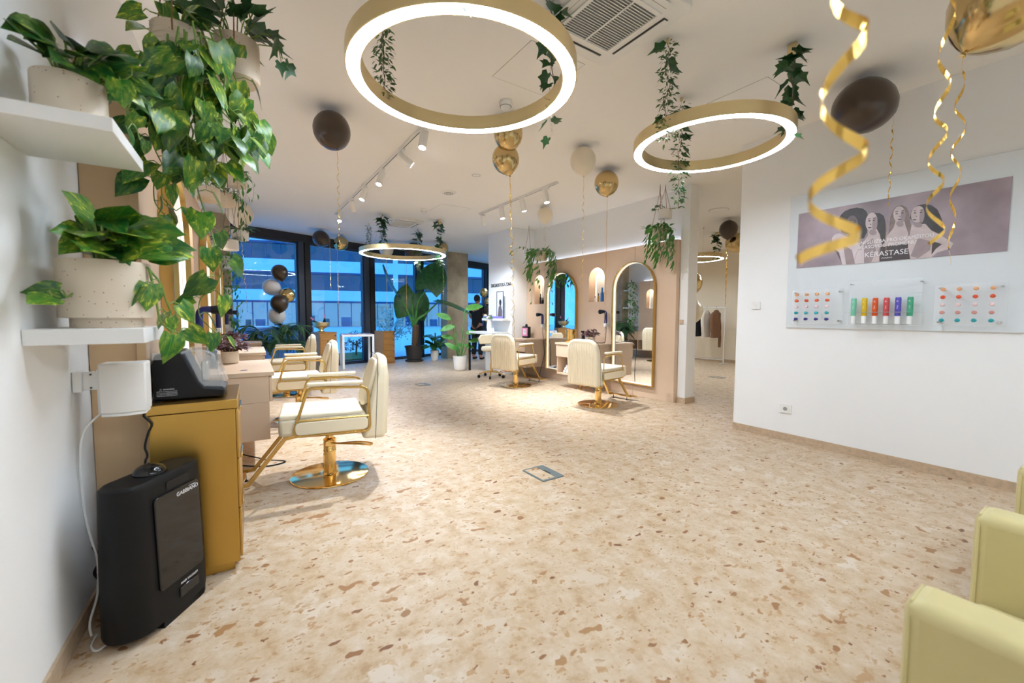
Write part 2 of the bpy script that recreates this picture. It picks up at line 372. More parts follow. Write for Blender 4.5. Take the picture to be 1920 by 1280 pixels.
def frame(o, x, y):
    """matrix with origin o, text direction x and text up y"""
    x = V(x).normalized(); y = V(y).normalized(); z = x.cross(y)
    return Matrix(((x.x, y.x, z.x, o[0]), (x.y, y.y, z.y, o[1]), (x.z, y.z, z.z, o[2]), (0, 0, 0, 1)))
# ================================================================ THE SETTING
CZ = 3.22
# left-hand wall runs at a slight slant: Lp(depth along it, offset into the room)
LA = math.atan(.029); LD = V((math.sin(LA), math.cos(LA), 0)); LN = V((math.cos(LA), -math.sin(LA), 0)); LO = V((-.625, 0, 0))
def Lp(t, s, z=0): return LO+LD*t+LN*s+V((0, 0, z))
def lmat(m): return m.xf(Matrix.Translation(LO)@Matrix.Rotation(-LA, 4, 'Z'))
# window wall: origin, direction, normal into the room
WT = math.atan2(.3345, .9424); WM = Matrix.Translation((0, 10.66, 0))@Matrix.Rotation(WT, 4, 'Z')
struct(M().prism([(-3, -3.2), (13, -3.2), (13, 15.28), (-3, 9.6)], 'z', -.12, 0).obj('floor', 'terrazzo'), 'beige terrazzo floor with brown and cream stone chips', 'floor')
struct(M().prism([(-3, -3.2), (13, -3.2), (13, 15.5), (-3, 9.82)], 'z', CZ, CZ+.15).obj('ceiling', 'ceil'), 'plain off-white plastered ceiling', 'ceiling')
wl = M().bb(-.2, -3.2, 0, 0, 10.2, CZ); struct(lmat(wl).obj('wall_left', 'wall'), 'white wall behind the plant shelves and mirrors', 'wall')
bl = M().bb(0, -3.2, 0, .012, 2.6, .075); struct(lmat(bl).obj('baseboard_left', 'skirting'), 'low terrazzo skirting along the left wall', 'baseboard')
struct(M().bb(4.82, -3.2, 0, 5.0, 2.56, CZ).obj('wall_right', 'wall'), 'white wall carrying the poster display board', 'wall')
struct(M().bb(4.808, -3.2, 0, 4.82, 2.56, .075).obj('baseboard_right', 'skirting'), 'low terrazzo skirting under the poster wall', 'baseboard')
struct(M().bb(5.0, 2.40, 0, 11.9, 2.56, CZ).obj('wall_passage', 'wall_cream'), 'white side wall of the back room', 'wall')
struct(M().bb(-1, -3.3, 0, 5.1, -3.1, CZ).obj('wall_back', 'wall'), 'white wall behind the viewpoint', 'wall')
struct(M().bb(5.69, 3.83, 0, 5.79, 7.64, CZ).obj('wall_mirror', 'wall'), 'white wall above the beige mirror panelling', 'wall')
struct(M().bb(5.567, 3.69, 0, 5.79, 3.828, CZ).obj('wall_end', 'wall', bevel=.004), 'white end pier of the mirror wall beside the passage', 'wall')
struct(M().bb(5.555, 3.678, 0, 5.80, 3.828, .085).obj('baseboard_pier', 'skirting'), 'terrazzo skirting around the white end pier', 'baseboard')
struct(M().bb(5.1, 7.64, 0, 5.79, 8.66, CZ).obj('wall_diagnostic', 'wall', bevel=.004), 'white wall block carrying the diagnostic zone lettering', 'wall')
struct(M().bb(11.7, 2.4, 0, 11.9, 16, CZ).obj('wall_far', 'wall_cream'), 'white wall at the end of the back room, tinted cream for its warm light', 'wall')
struct(M().bb(11.68, 2.56, 0, 11.7, 12, .085).obj('baseboard_far', 'skirting'), 'terrazzo skirting at the end of the back room', 'baseboard')
struct(M().bb(5.79, 9.2, 0, 11.7, 9.35, CZ).obj('wall_room', 'wall_cream'), 'white partition wall of the back room, tinted cream for its warm light', 'wall')
# concrete columns
c1 = M().bb(.0, 9.75, 0, .33, 10.2, CZ); struct(lmat(c1).obj('wall_column', 'concrete', bevel=.01), 'grey concrete column at the left end of the window', 'column')
struct(M().bb(-.42, -.02, 0, .35, .36, CZ).xf(Matrix.Translation((5.80, 11.68, 0))@Matrix.Rotation(.12, 4, 'Z')).obj('wall_column_tan', 'concrete', bevel=.01), 'tan bare concrete column behind the potted plants', 'column')
# window wall : header, sill, posts, panes
def wobj(m, name, mt, par=None, bevel=0): return m.xf(WM).obj(name, mt, par, bevel=bevel)
struct(wobj(M().bb(-1.6, 0, 3.04, 11.5, .25, CZ), 'trim_1', 'frame_dark'), 'dark header running along the top of the window wall', 'header')
struct(wobj(M().bb(-1.6, 0, 0, 11.5, .22, .03), 'trim_2', 'frame_blue'), 'low metal sill at the foot of the window wall', 'sill')
posts = [(-.22, -.02), (1.41, 1.69), (3.19, 3.51), (5.02, 5.28), (6.75, 7.03), (8.25, 8.47), (9.9, 10.1)]
for i in range(len(posts)-1):
    a, b = posts[i][1], posts[i+1][0]
    g = wobj(M().bb(a, .09, .03, b, .10, 3.04), 'window_%d' % (i+1), 'glass'); struct(g, ['tall window pane behind the palm and balloon bunch', 'tall window pane behind the golden bowl', 'tall window pane behind the large leafed plant', 'tall window pane left of the tan column', 'tall window pane hidden behind the tan column', 'tall window pane at the far right behind the standing person'][i], 'window')
    p = M(); p.bb(a, .05, .03, a+.035, .14, 3.04); p.bb(b-.035, .05, .03, b, .14, 3.04); p.bb(a, .05, 2.99, b, .14, 3.04); p.bb(a, .05, .03, b, .14, .07)
    wobj(p, 'window_frame', 'frame_blue', g)
for i, (a, b) in enumerate(posts):
    m_ = (a+b)/2
    p = struct(wobj(M().bb(a, 0, .03, m_-.012, .2, 3.04), 'trim_%d' % (i+3), 'frame_blue'), 'dark metal window post, number %d from the left' % (i+1), 'window post')
    wobj(M().bb(m_+.012, 0, .03, b, .2, 3.04), 'post_half', 'frame_dark', p); wobj(M().bb(m_-.012, .06, .03, m_+.012, .18, 3.04), 'post_gap', 'black', p)
# ================================================================ PANELLING, MIRRORS
def board_with_niche(name, y0, y1, z0, z1, ny, depth, par, xf, mt='panel', gap=.002):
    """board in the (y,z) plane from x=0 (wall) to x=depth; ny = niche (y0,y1,z0,z1) or None"""
    y0 += gap; y1 -= gap
    m = M()
    if not ny: m.bb(0, y0, z0, depth, y1, z1)
    else:
        inn = arch(*ny); cy, cz = (ny[0]+ny[1])/2, (ny[2]+ny[3])/2; out = []
        for a, b in inn:
            dy, dz = a-cy, b-cz; k = min(((y1-cy)/dy if dy > 1e-6 else (y0-cy)/dy if dy < -1e-6 else 9e9), ((z1-cz)/dz if dz > 1e-6 else (z0-cz)/dz if dz < -1e-6 else 9e9)); out.append([cy+dy*k, cz+dz*k])
        for c_ in ((y0, z0), (y1, z0), (y0, z1), (y1, z1)):
            i = min(range(len(out)), key=lambda q: (out[q][0]-c_[0])**2+(out[q][1]-c_[1])**2); out[i] = list(c_)
        m.ring(out, inn, 'x', 0, depth)
    return xf(m).obj(name, mt, par, smooth=30)
def niche_fit(ny, par, xf):
    y0, y1, z0, z1 = ny
    xf(M().prism(arch(y0, y1, z0, z1), 'x', .004, .012)).obj('niche_back', 'white_rough', par)
    a = arch(y0+.001, y1-.001, z0+.001, z1-.001); b = arch(y0+.008, y1-.008, z0+.008, z1-.008)
    xf(M().ring(a, b, 'x', .014, .03)).obj('niche_light', 'led_warm', par)
    p_ = xf(M().add([(.12, (y0+y1)/2, z1-.08)], [])).v[0]
    l = bpy.data.lights.new('niche_lamp', 'POINT'); l.energy = 1.6; l.shadow_soft_size = .03; l.color = (1, .95, .86); o = bpy.data.objects.new('niche_lamp', l); col.objects.link(o); o.location = p_
def mirror(label, yc, w, z0, z1, xf, group):
    """arched mirror hung on a panel face at x=0, frame standing .06 proud"""
    t = thing('arched_mirror', label, 'mirror', (0, 0, 0), 0, group); y0, y1 = yc-w/2, yc+w/2
    def A(k): return arch(y0+k, y1-k, z0+k, z1-k, 28)
    xf(M().ring(A(0), A(.014), 'x', 0.002, .062)).obj('frame', 'gold_frame', t)
    xf(M().ring(A(.0145), A(.024), 'x', 0.012, .03)).obj('light_strip', 'led_warm', t)
    xf(M().prism(A(.0145), 'x', 0.002, .011)).obj('mirror_glass', 'mirror', t, smooth=0)
    return t
# right-hand panelling; local x points into the room (-X), local y = world Y
RX = Matrix(((-1, 0, 0, 5.69), (0, 1, 0, 0), (0, 0, 1, 0), (0, 0, 0, 1)))
def flip(m): m.f = [tuple(reversed(f)) for f in m.f]; return m
def rx(m): return flip(m.xf(RX))
def rx2(m): return flip(m.xf(Matrix.Translation((-.2, 0, 0))@RX))
tp = thing('mirror_panelling', 'beige wall panelling around the two right-hand mirrors with arched niches', 'panelling', (0, 0, 0))
NR = [None, (5.28, 5.67, 1.56, 2.175), (7.01, 7.35, 1.56, 2.17)]
for (a, b), ny in zip(((3.83, 4.61), (4.61, 6.42), (6.42, 7.64)), NR):
    bd = board_with_niche('panel_board', a, b, 0, 2.44, ny, .2, tp, rx)
    if ny: niche_fit(ny, bd, rx)
rx(M().bb(.03, 3.9, 2.441, .055, 7.6, 2.452)).obj('cove_light', 'led_cove', tp)
mirror('arched gold framed mirror on beige panelling, nearest to the white pier', 4.61, .87, .19, 2.19, rx2, 'arched mirrors')
mirror('arched gold framed mirror on beige panelling, nearer the diagnostic zone wall', 6.42, .91, .2, 2.17, rx2, 'arched mirrors')
# left-hand panelling
def lx(m): return lmat(m)
def lx2(m): return lmat(m.xf(Matrix.Translation((.2, 0, 0))))
tp = thing('mirror_panelling', 'beige wall panelling behind the left row of styling chairs', 'panelling', (0, 0, 0))
NL = [None, (4.42, 4.80, 1.56, 2.175), (6.6, 6.98, 1.56, 2.175), (8.56, 8.86, 1.56, 2.175)]
for (a, b), ny in zip(((2.62, 3.47), (3.47, 5.69), (5.69, 7.89), (7.89, 9.15)), NL):
    bd = board_with_niche('panel_board', a, b, 0, 2.44, ny, .2, tp, lx)
    if ny: niche_fit(ny, bd, lx)
lx(M().bb(.03, 2.7, 2.441, .055, 9.1, 2.452)).obj('cove_light', 'led_cove', tp)
lx(M().bb(.004, 2.612, 0, .165, 2.62, 2.44)).obj('end_panel', 'panel_side', tp)
lx(M().bb(.167, 2.604, 0, .2, 2.62, 2.46)).obj('edge_strip', 'panel_side', tp)
lx(M().lathe([(.012, 0), (.012, .002)], 12).xf(Matrix.Translation((.02, 2.61, 1.195))@Matrix.Rotation(PI/2, 4, 'X'))).obj('cover_cap', 'panel', tp)
for i, c_ in enumerate((3.49, 5.69, 7.89)):
    mirror(['arched gold framed mirror nearest the black coffee machine, reflecting the window', 'arched gold framed mirror in the middle of the left row', 'arched gold framed mirror farthest along the left wall'][i], c_, .87, .19, 2.19, lx2, 'arched mirrors')
# white wall pier and little shelves beside the left concrete column
# ================================================================ CONSOLES
def console(label, t0, t1, xf, towels=None):
    """floating vanity console, local x out from the panel face"""
    c = thing('vanity_console', label, 'console', (0, 0, 0), 0, 'floating vanity consoles'); D = .56
    xf(M().bb(.003, t0, .785, D+.02, t1, .82)).obj('worktop', 'panel', c, bevel=.002)
    xf(M().bb(.003, t0+.012, .56, D-.02, t1-.012, .783)).obj('drawer_box', 'panel', c)
    mid = (t0+t1)/2
    for a, b in ((t0+.012, mid-.002), (mid+.002, t1-.012)):
        xf(M().bb(D-.018, a, .565, D+.004, b, .775)).obj('drawer_front', 'panel', c, bevel=.002)
    for a, b in ((t0+.012, t0+.036), (t1-.036, t1-.012), (mid-.012, mid+.012)):
        xf(M().bb(.003, a, .24, D-.02, b, .558)).obj('side_panel', 'panel', c, bevel=.001)
    xf(M().bb(.003, t0+.037, .24, D-.02, t1-.037, .262)).obj('bottom_shelf', 'panel', c)
    xf(M().bb(.003, t0+.037, .263, .015, t1-.037, .558)).obj('back_panel', 'panel', c)
    xf(M().lathe([(.03, 0), (.03, .002), (.02, .0025)], 20, (.36, t0+.2, .82))).obj('cable_grommet', 'steel', c)
    return c
console('floating beige console between the two right-hand mirrors, holding rolled towels', 5.06, 5.93, rx2)
console('floating beige console in the corner by the diagnostic zone wall', 6.9, 7.63, rx2)
console('floating beige console nearest the gold cabinet on the left', 4.08, 5.2, lx2)
console('floating beige console in the middle of the left row', 6.22, 7.36, lx2)
console('floating beige console farthest along the left row', 8.36, 9.13, lx2)
# rolled towels in the niche of the right console
for i, (y, z) in enumerate(((5.56, .292), (5.63, .292), (5.70, .292), (5.77, .292), (5.595, .343), (5.665, .343), (5.735, .343), (5.63, .394), (5.70, .394))):
    t = M(); t.tube([(5.0, y, z), (5.12, y, z), (5.24, y, z), (5.36, y, z)], [.028, .030, .030, .028], 14)
    sp = [(4.998, y+.024*(1-k/26)*math.cos(k*.7), z+.024*(1-k/26)*math.sin(k*.7)) for k in range(22)]
    tw = tag(t.obj('rolled_towel', 'towel'), 'rolled white towel in the pile under the right console', 'towel', 'rolled towels')
    M().tube(sp, .003, 5).obj('roll_edge', 'towel', tw)
# ================================================================ STYLING CHAIRS
def styling_chair(label):
    t = thing('styling_chair', label, 'chair', (0, 0, 0), 0, 'cream styling chairs')
    M().lathe([(.02, .0), (.294, .0), (.298, .004), (.296, .011), (.28, .014), (.06, .018), (.05, .03)], 56).obj('base_disc', 'gold', t)
    c = M().lathe([(.046, .016), (.046, .2), (.05, .2), (.05, .21), (.046, .215), (.046, .30), (.03, .31), (.03, .395)], 24).obj('column', 'gold', t)
    for k in range(10):
        a = -PI/2+(k-4.5)*.26
        M().tube([(.046*math.cos(a), .046*math.sin(a), .02), (.046*math.cos(a), .046*math.sin(a), .18)], .0035, 5).obj('flute', 'gold', c)
    hb = M().box((0, 0, .27), (.11, .07, .05)).obj('pump_block', 'gold', t, bevel=.006)
    M().tube(spline([(.055, .01, .275), (.14, .12, .28), (.17, .22, .272), (.15, .30, .25), (.10, .31, .25), (.09, .21, .268), (.055, .05, .268)], 5), .008, 7).obj('pump_lever', 'gold', hb)
    M().bb(-.21, -.28, .395, .21, .24, .408).obj('seat_plate', 'gold', t)
    s = M().bb(-.262, -.345, .41, .262, .26, .545)
    so = s.obj('seat', 'cream', t, bevel=.028, seg=3)
    M().bb(-.258, -.342, .525, .258, .235, .572).obj('seat_cushion', 'cream', t, bevel=.018, seg=3)
    # side cheeks inside the arm loops
    for sx in (-1, 1):
        x0, x1 = sorted((sx*.264, sx*.288)); 
        q = rrect(-.238, .42, .27, .515, .035, 4)
        M().prism(q, 'x', x0, x1).obj('side_cheek', 'cream', t, bevel=.006)
        loop = []
        cor = [(-.255, .415), (.285, .40), (.272, .748), (-.145, .768)]
        for i in range(4):
            p, c2, n_ = V((*cor[i-1], 0)), V((*cor[i], 0)), V((*cor[(i+1) % 4], 0)); r = .055
            a = c2+(p-c2).normalized()*r; b = c2+(n_-c2).normalized()*r
            for j in range(6):
                k = j/5; q2 = a*(1-k)**2+c2*2*k*(1-k)+b*k*k; loop.append((sx*.277, q2.x, q2.y))
        M().tube(loop, .0105, 6, closed=True, flat=(.55, 1.0), upv=None).obj('arm_loop', 'gold_frame', t)
        M().tube([(sx*.277, -.225, .527), (sx*.277, .276, .522)], .009, 6).obj('arm_rail', 'gold_frame', t)
        M().bb(sx*.277-.028, -.155, .773, sx*.277+.028, .235, .803).obj('arm_pad', 'cream', t, bevel=.012, seg=3)
    # backrest : shell with padded front and fluted rear
    def top(x): 
        k = max(0., (abs(x)-.11)/.15); return .985-.15*(1-math.sqrt(max(0, 1-k*k)))
    out = [(-.26, .33)]+[(.26*(-1+2*i/24), top(.26*(-1+2*i/24))) for i in range(25)]+[(.26, .33)]
    lean = Matrix.Translation((0, .26, .33))@Matrix.Rotation(-.05, 4, 'X')@Matrix.Translation((0, -.26, -.33))
    bk = M().prism(out, 'y', .225, .405); bk.v = [(x, y+max(0, z-.5)*.24 if y < .3 else y, z) for x, y, z in bk.v]
    b = bk.xf(lean).obj('backrest', 'cream', t, bevel=.035, seg=4)
    M().tube([V((x*1.003, .325, z+.001)) for x, z in out], .0022, 5).xf(lean).obj('seam', 'dark_grey', b)
    b2 = rrect(-.215, .57, .215, .945, .11)
    bc = M().prism(b2, 'y', .205, .245); bc.v = [(x, y+max(0, z-.5)*.24, z) for x, y, z in bc.v]
    bc.xf(lean).obj('back_cushion', 'cream', t, bevel=.03, seg=4)
    vs = []; fs = []; NX, NZ = 88, 12
    for i in range(NX+1):
        x = -.232+.464*i/NX; tp_ = top(x*1.08)-.035
        for j in range(NZ+1):
            z = .36+(tp_-.36)*j/NZ; ed = min(1, (NZ-j)/1.5)*min(1, min(i, NX-i)/3); vs.append((x, .4055+.013*abs(math.sin(PI*i/8))*ed-.006*(1-ed), z))
    for i in range(NX):
        for j in range(NZ): a = i*(NZ+1)+j; fs.append((a, a+1, a+NZ+2, a+NZ+1))
    M().add(vs, fs).xf(lean).obj('fluted_back', 'cream', t, smooth=70)
    # foot rest
    for sx in (-1, 1):
        M().tube([(sx*.15, -.20, .392), (sx*.15, -.31, .375), (sx*.17, -.55, .07), (sx*.17, -.63, .065)], .02, 4).obj('foot_bar', 'gold_frame', t)
        M().lathe([(.014, 0), (.014, .008), (.005, .012), (.005, .06)], 10, (sx*.12, -.60, 0)).obj('foot_screw', 'black', t)
    fp = [(-.24, -.64), (-.17, -.60), (0, -.585), (.17, -.60), (.24, -.64), (.24, -.71), (.17, -.68), (0, -.665), (-.17, -.68), (-.24, -.71)]
    M().prism(fp, 'z', .058, .070).obj('foot_plate', 'gold', t)
    return t
ch = styling_chair('cream styling chair with gold arms nearest on the left, beside the gold cabinet')
ch.location = (.62, 3.60, 0); ch.rotation_euler = (0, 0, math.radians(-98))
bpy.context.view_layer.update()
dup(ch, (.66, 5.78, 0), math.radians(-94), 'cream styling chair in the middle of the left row')
dup(ch, (.70, 7.72, 0), math.radians(-95), 'cream styling chair farthest along the left row, before the window')
dup(ch, (4.44, 4.36, 0), math.radians(100), 'cream fluted-back chair facing the mirror nearest the white pier')
dup(ch, (4.37, 6.42, 0), math.radians(108), 'cream fluted-back chair facing the mirror by the diagnostic zone wall')
# ================================================================ GOLD CABINET AND ITS NEIGHBOURS
g = thing('gold_cabinet', 'brushed gold cabinet with drawers under the black coffee machine', 'cabinet', (0, 0, 0))
lx(M().bb(.212, 2.50, .045, .545, 3.02, .832)).obj('body', 'gold_brushed', g, bevel=.002)
lx(M().bb(.212, 2.52, 0, .52, 3.0, .045)).obj('plinth', 'gold_brushed', g)
lx(M().bb(.206, 2.49, .836, .555, 3.03, .88)).obj('top', 'gold_brushed', g, bevel=.002)
for k in range(3):
    d = lx(M().bb(.546, 2.515, .06+k*.258, .556, 3.005, .31+k*.258)).obj('drawer', 'gold_brushed', g, bevel=.002)
    lx(M().bb(.557, 2.66, .275+k*.258, .566, 2.86, .295+k*.258)).obj('handle', 'gold', d, bevel=.002)
def at(p, m): return m.xf(Matrix.Translation(p))
cm = thing('coffee_machine', 'black countertop machine with clear curved lid on the gold cabinet', 'machine', (0, 0, 0))
pf = [(.225, .888), (.50, .888), (.505, .925), (.42, .94), (.395, .97), (.345, 1.10), (.33, 1.12), (.235, 1.112), (.222, 1.06)]
lx(M().prism(pf, 'y', 2.57, 2.86)).obj('body', 'black', cm, bevel=.008)
lx(M().bb(.227, 2.562, 1.085, .28, 2.57, 1.118)).obj('clear_tank', 'clear_plastic', cm)
for a, b in ((2.566, 2.575), (2.855, 2.864)):
    lx(M().tube(spline([(.335, a, 1.115), (.38, a, 1.122), (.435, a, 1.118), (.462, a, 1.09), (.485, a, 1.0), (.503, a, .935)], 4), .007, 8)).obj('lid_rim', 'clear_plastic', cm)
    lx(M().prism([(.35, 1.112), (.432, 1.112), (.457, 1.087), (.48, 1.0), (.498, .938), (.42, .948), (.4, .975)], 'y', a, a+.003)).obj('lid_side', 'clear_plastic', cm)
sh = [(.335, 1.12), (.38, 1.128), (.438, 1.124), (.468, 1.092), (.492, 1.002), (.509, .937)]
sm = M()
for i in range(len(sh)-1):
    (x0, z0), (x1, z1) = sh[i], sh[i+1]; sm.add([(x0, 2.57, z0), (x1, 2.57, z1), (x1, 2.86, z1), (x0, 2.86, z0)], [(0, 1, 2, 3)])
lx(sm).obj('lid', 'clear_plastic', cm)
lx(M().bb(.40, 2.68, .955, .43, 2.76, 1.06)).obj('brew_nozzle', 'steel', cm, bevel=.006)
lx(M().bb(.225, 2.56, .882, .25, 2.6, .888)).obj('foot', 'black', cm)
LT = frame(Lp(2.568, .275, .942), LN, (0, 0, 1))
text_obj('warning_heading', '⚠ WARNING', .009, 'print_white', cm, LT, .0003)
for k in range(4): text_obj('warning_text', 'CAUTION HOT SURFACE DO NOT', .005, 'print_white', cm, frame(Lp(2.568, .275, .932-.007*k), LN, (0, 0, 1)), .0003)
# vacuum unit
vd = V((.56, .83, 0)).normalized(); vn = V((vd.y, -vd.x, 0))
VM = Matrix(((vd.x, vn.x, 0, -.308), (vd.y, vn.y, 0, 2.305), (0, 0, 1, 0), (0, 0, 0, 1)))
VM = Matrix.Translation((0, -.015, 0))@VM
def vx(m): return flip(m.xf(VM))
vc = thing('hair_vacuum', 'black freestanding hair vacuum unit on the floor before the gold cabinet', 'vacuum unit', (0, 0, 0))
def stad(L, R, n=10):
    return [(L+R*math.sin(PI*i/n), R*math.cos(PI*i/n)) for i in range(n+1)]+[(-L-R*math.sin(PI*i/n), -R*math.cos(PI*i/n)) for i in range(n+1)]
vb = M(); lay = [(.03, .118, .093), (.05, .12, .095), (.30, .123, .090), (.60, .126, .080), (.622, .127, .078), (.632, .122, .070)]; prev = None
for z, L_, R_ in lay:
    p = [(a, b, z) for a, b in stad(L_, R_)]; o = len(vb.v); n_ = len(p)
    vb.v += p
    if prev is not None:
        for i in range(n_): vb.f.append((prev+i, prev+(i+1) % n_, o+(i+1) % n_, o+i)); vb.m.append(0)
    prev = o
vb.f += [tuple(range(prev, prev+n_)), tuple(range(n_-1, -1, -1))]; vb.m += [0, 0]
vb.f = [tuple(reversed(f)) for f in vb.f]
vx(vb).obj('body', 'black_matte', vc)
for sx in (-1, 1): vx(M().prism([(x, y) for x, y in (stad(.118, .092) if sx > 0 else [(-a, b) for a, b in reversed(stad(.118, .092))])[:11]]+[(sx*.08, -.092), (sx*.08, .092)], 'z', 0, .031)).obj('foot', 'black_matte', vc)
dr = vx(M().prism(rrect(-.10, .165, .135, .555, .02), 'y', .0, .012).xf(Matrix.Translation((0, .0945, 0))@Matrix.Shear('XZ', 4, (0, 0))@Matrix.Translation((0, -.0, .165))@Matrix.Rotation(.027, 4, 'X')@Matrix.Translation((0, -.004, -.165)))).obj('filter_door', 'black_gloss', vc, bevel=.003)
vx(M().prism(rrect(-.03, .562, .09, .60, .012), 'y', .07, .0835)).obj('grip_recess', 'black', vc)
vx(M().prism(rrect(.0, .075, .105, .12, .006), 'y', .09, .1)).obj('inlet_flap', 'black_gloss', vc, bevel=.003)
vx(M().ball((-.01, 0, .632), .058, 20, 10, (1, 1, .72))).obj('sensor_dome', 'black_gloss', vc)
def vtext(nm, s, x, z, size, mt='print_white', sp=1.0):
    P = VM@V((x, .0985 if z < .2 else .094, z)); return text_obj(nm, s, size, mt, vc, frame(P, vd, (0, 0, 1)), .0003, spacing=sp)
vtext('brand_lettering', 'GABBIANO', .068, .528, .024); vtext('name_lettering', 'HAIR VACUUM', .052, .137, .014)
vtext('power_mark', 'o', .07, .097, .014)
P = VM@V((.10, .094, .543)); M().add([(0, 0, 0), (.02, 0, .007), (.045, 0, .002), (.02, 0, .001)], [(0, 1, 2, 3)]).xf(frame(P-vd*.03, vd, (0, 0, 1))@Matrix.Rotation(-PI/2, 4, 'X')@Matrix.Rotation(PI/2, 4, 'X')).obj('gull_mark', 'print_white', vc)
# speaker on the wall
spk = thing('wall_speaker', 'white cloth fronted speaker on a wall bracket below the lower shelf', 'speaker', (0, 0, 0))
lx(M().prism([(.085+.15*i/10, 2.36-.018*math.sin(PI*i/10)) for i in range(11)]+[(.235, 2.47), (.085, 2.47)], 'z', .885, 1.095)).obj('body', 'white_rough', spk, bevel=.006)
lx(M().prism([(.09+.14*i/10, 2.36-.018*math.sin(PI*i/10)) for i in range(11)]+[(.23, 2.46), (.09, 2.46)], 'z', .875, .885)).obj('base_plate', 'white', spk)
br = lx(M().bb(.002, 2.385, .98, .03, 2.44, 1.065)).obj('wall_plate', 'white', spk, bevel=.003)
lx(M().bb(.03, 2.40, .985, .075, 2.43, 1.06)).obj('bracket_arm', 'white', spk, bevel=.002)
lx(M().bb(.074, 2.39, .88, .085, 2.45, 1.07)).obj('back_plate', 'white', spk, bevel=.002)
for z in (.995, 1.05): lx(M().lathe([(.004, 0), (.004, .003)], 8).xf(Matrix.Translation((.055, 2.40, z))@Matrix.Rotation(PI/2, 4, 'X'))).obj('screw', 'dark_grey', br)
def cable(name, label, pts, r, mt, n=5): return tag(M().tube(spline(pts, 6), r, n).obj(name, mt), label, 'cable')
cable('speaker_cable', 'thin white cable running down the wall from the speaker', [Lp(2.42, .08, .885), Lp(2.39, .03, .82), Lp(2.39, .012, .70), Lp(2.40, .012, .5), Lp(2.38, .03, .38), Lp(2.35, .055, .28), Lp(2.33, .055, .15), Lp(2.30, .035, .05), Lp(2.27, .045, .008)], .0045, 'white')
cable('vacuum_cable', 'white and black cable coil on the floor behind the vacuum unit', [Lp(2.27, .06, .006), Lp(2.20, .06, .006), Lp(2.16, .09, .006), Lp(2.22, .13, .006)], .004, 'white')
cable('machine_cable', 'curly black cable hanging from the coffee machine behind the vacuum', [Lp(2.55, .225, .93), Lp(2.50, .21, .86), Lp(2.49, .20, .84), Lp(2.49, .225, .80), Lp(2.49, .212, .76), Lp(2.48, .2, .70), Lp(2.47, .208, .66), Lp(2.46, .20, .60), Lp(2.45, .213, .3)], .005, 'black')
cable('power_cable', 'tangled black cable at the wall foot behind the vacuum unit', [Lp(2.45, .02, .30), Lp(2.43, .04, .24), Lp(2.45, .02, .18), Lp(2.42, .05, .14), Lp(2.46, .03, .08), Lp(2.4, .05, .006)], .006, 'black')
# ================================================================ HAIR DRYERS
def dryer(label, P, xf, cord):
    d = thing('hair_dryer', label, 'hair dryer', (0, 0, 0), 0, 'hair dryers on wall holders'); y, z = P
    xf(M().tube(spline([(.09, y, z-.2), (.09, y, z-.06), (.10, y, z-.015), (.135, y, z), (.17, y, z)], 5), .026, 14)).obj('handle', 'dryer_blue', d)
    xf(M().cyl((.165, y, z), (.235, y, z-.005), .03, .04, 16)).obj('nozzle', 'black', d)
    xf(M().bb(.003, y-.03, z-.26, .115, y+.03, z-.20)).obj('wall_holder', 'white', d, bevel=.006)
    if cord: xf(M().tube(spline(cord, 6), .006, 6)).obj('cord', 'dark_grey', d)
    return d
dryer('navy hair dryer on a white wall holder between the two right-hand mirrors', (5.15, 1.38), rx2, [(.08, 5.15, 1.12), (.08, 5.15, 1.0), (.085, 5.16, .86), (.2, 5.1, .842), (.5, 5.04, .84), (.6, 5.02, .7), (.58, 5.03, .45), (.55, 5.0, .12), (.5, 4.9, .01)])
dryer('navy hair dryer on a white wall holder left of the farther right-hand mirror', (6.94, 1.33), rx2, [(.08, 6.94, 1.07), (.08, 6.94, .95), (.09, 6.9, .8), (.1, 6.86, .5), (.12, 6.9, .3), (.2, 6.88, .08), (.3, 6.8, .008)])
dryer('navy hair dryer beside the nearest left mirror, behind the coffee machine', (4.02, 1.34), lx2, None)
dryer('navy hair dryer beside the middle left mirror', (6.18, 1.34), lx2, None)
dryer('navy hair dryer beside the farthest left mirror, against the window', (8.35, 1.34), lx2, None)
# ================================================================ SHELVES
def shelf(label, t0, t1, s0, s1, z0, z1):
    return tag(lx(M().bb(s0, t0, z0, s1, t1, z1)).obj('floating_shelf', 'white', bevel=.002), label, 'shelf', 'white floating shelves')
shelf('white floating shelf highest on the left wall, under the smaller planter', 1.70, 2.11, .001, .30, 1.832, 1.872)
shelf('white floating shelf on the left wall under the large cream planter', 1.98, 2.38, .001, .30, 1.197, 1.25)
shelf('small white shelf by the concrete column, uppermost of three', 9.3, 9.7, .001, .33, 2.14, 2.18)
shelf('small white shelf by the concrete column, middle of three', 9.3, 9.7, .001, .33, 1.56, 1.60)
shelf('small white shelf by the concrete column, lowest of three', 9.3, 9.7, .001, .33, .94, .98)
# ================================================================ DISPLAY BOARD, POSTER
bo = tag(M().bb(4.80, .45, 1.19, 4.819, 2.04, 2.525).obj('display_board', 'board', bevel=.003), 'large pale blue-white board mounted on the right wall', 'board')
def wall_text(nm, s, y, z, size, mt, par, x=4.7885, sp=1., width=None): return text_obj(nm, s, size, mt, par, frame((x, y, z), (0, -1, 0), (0, 0, 1)), .0003, spacing=sp, width=width)
po = thing('salon_poster', 'wide mauve-grey poster of four women on the display board', 'poster', (0, 0, 0))
M().bb(4.792, .566, 1.796, 4.799, 1.96, 2.34).obj('poster_sheet', 'print_bg', po)

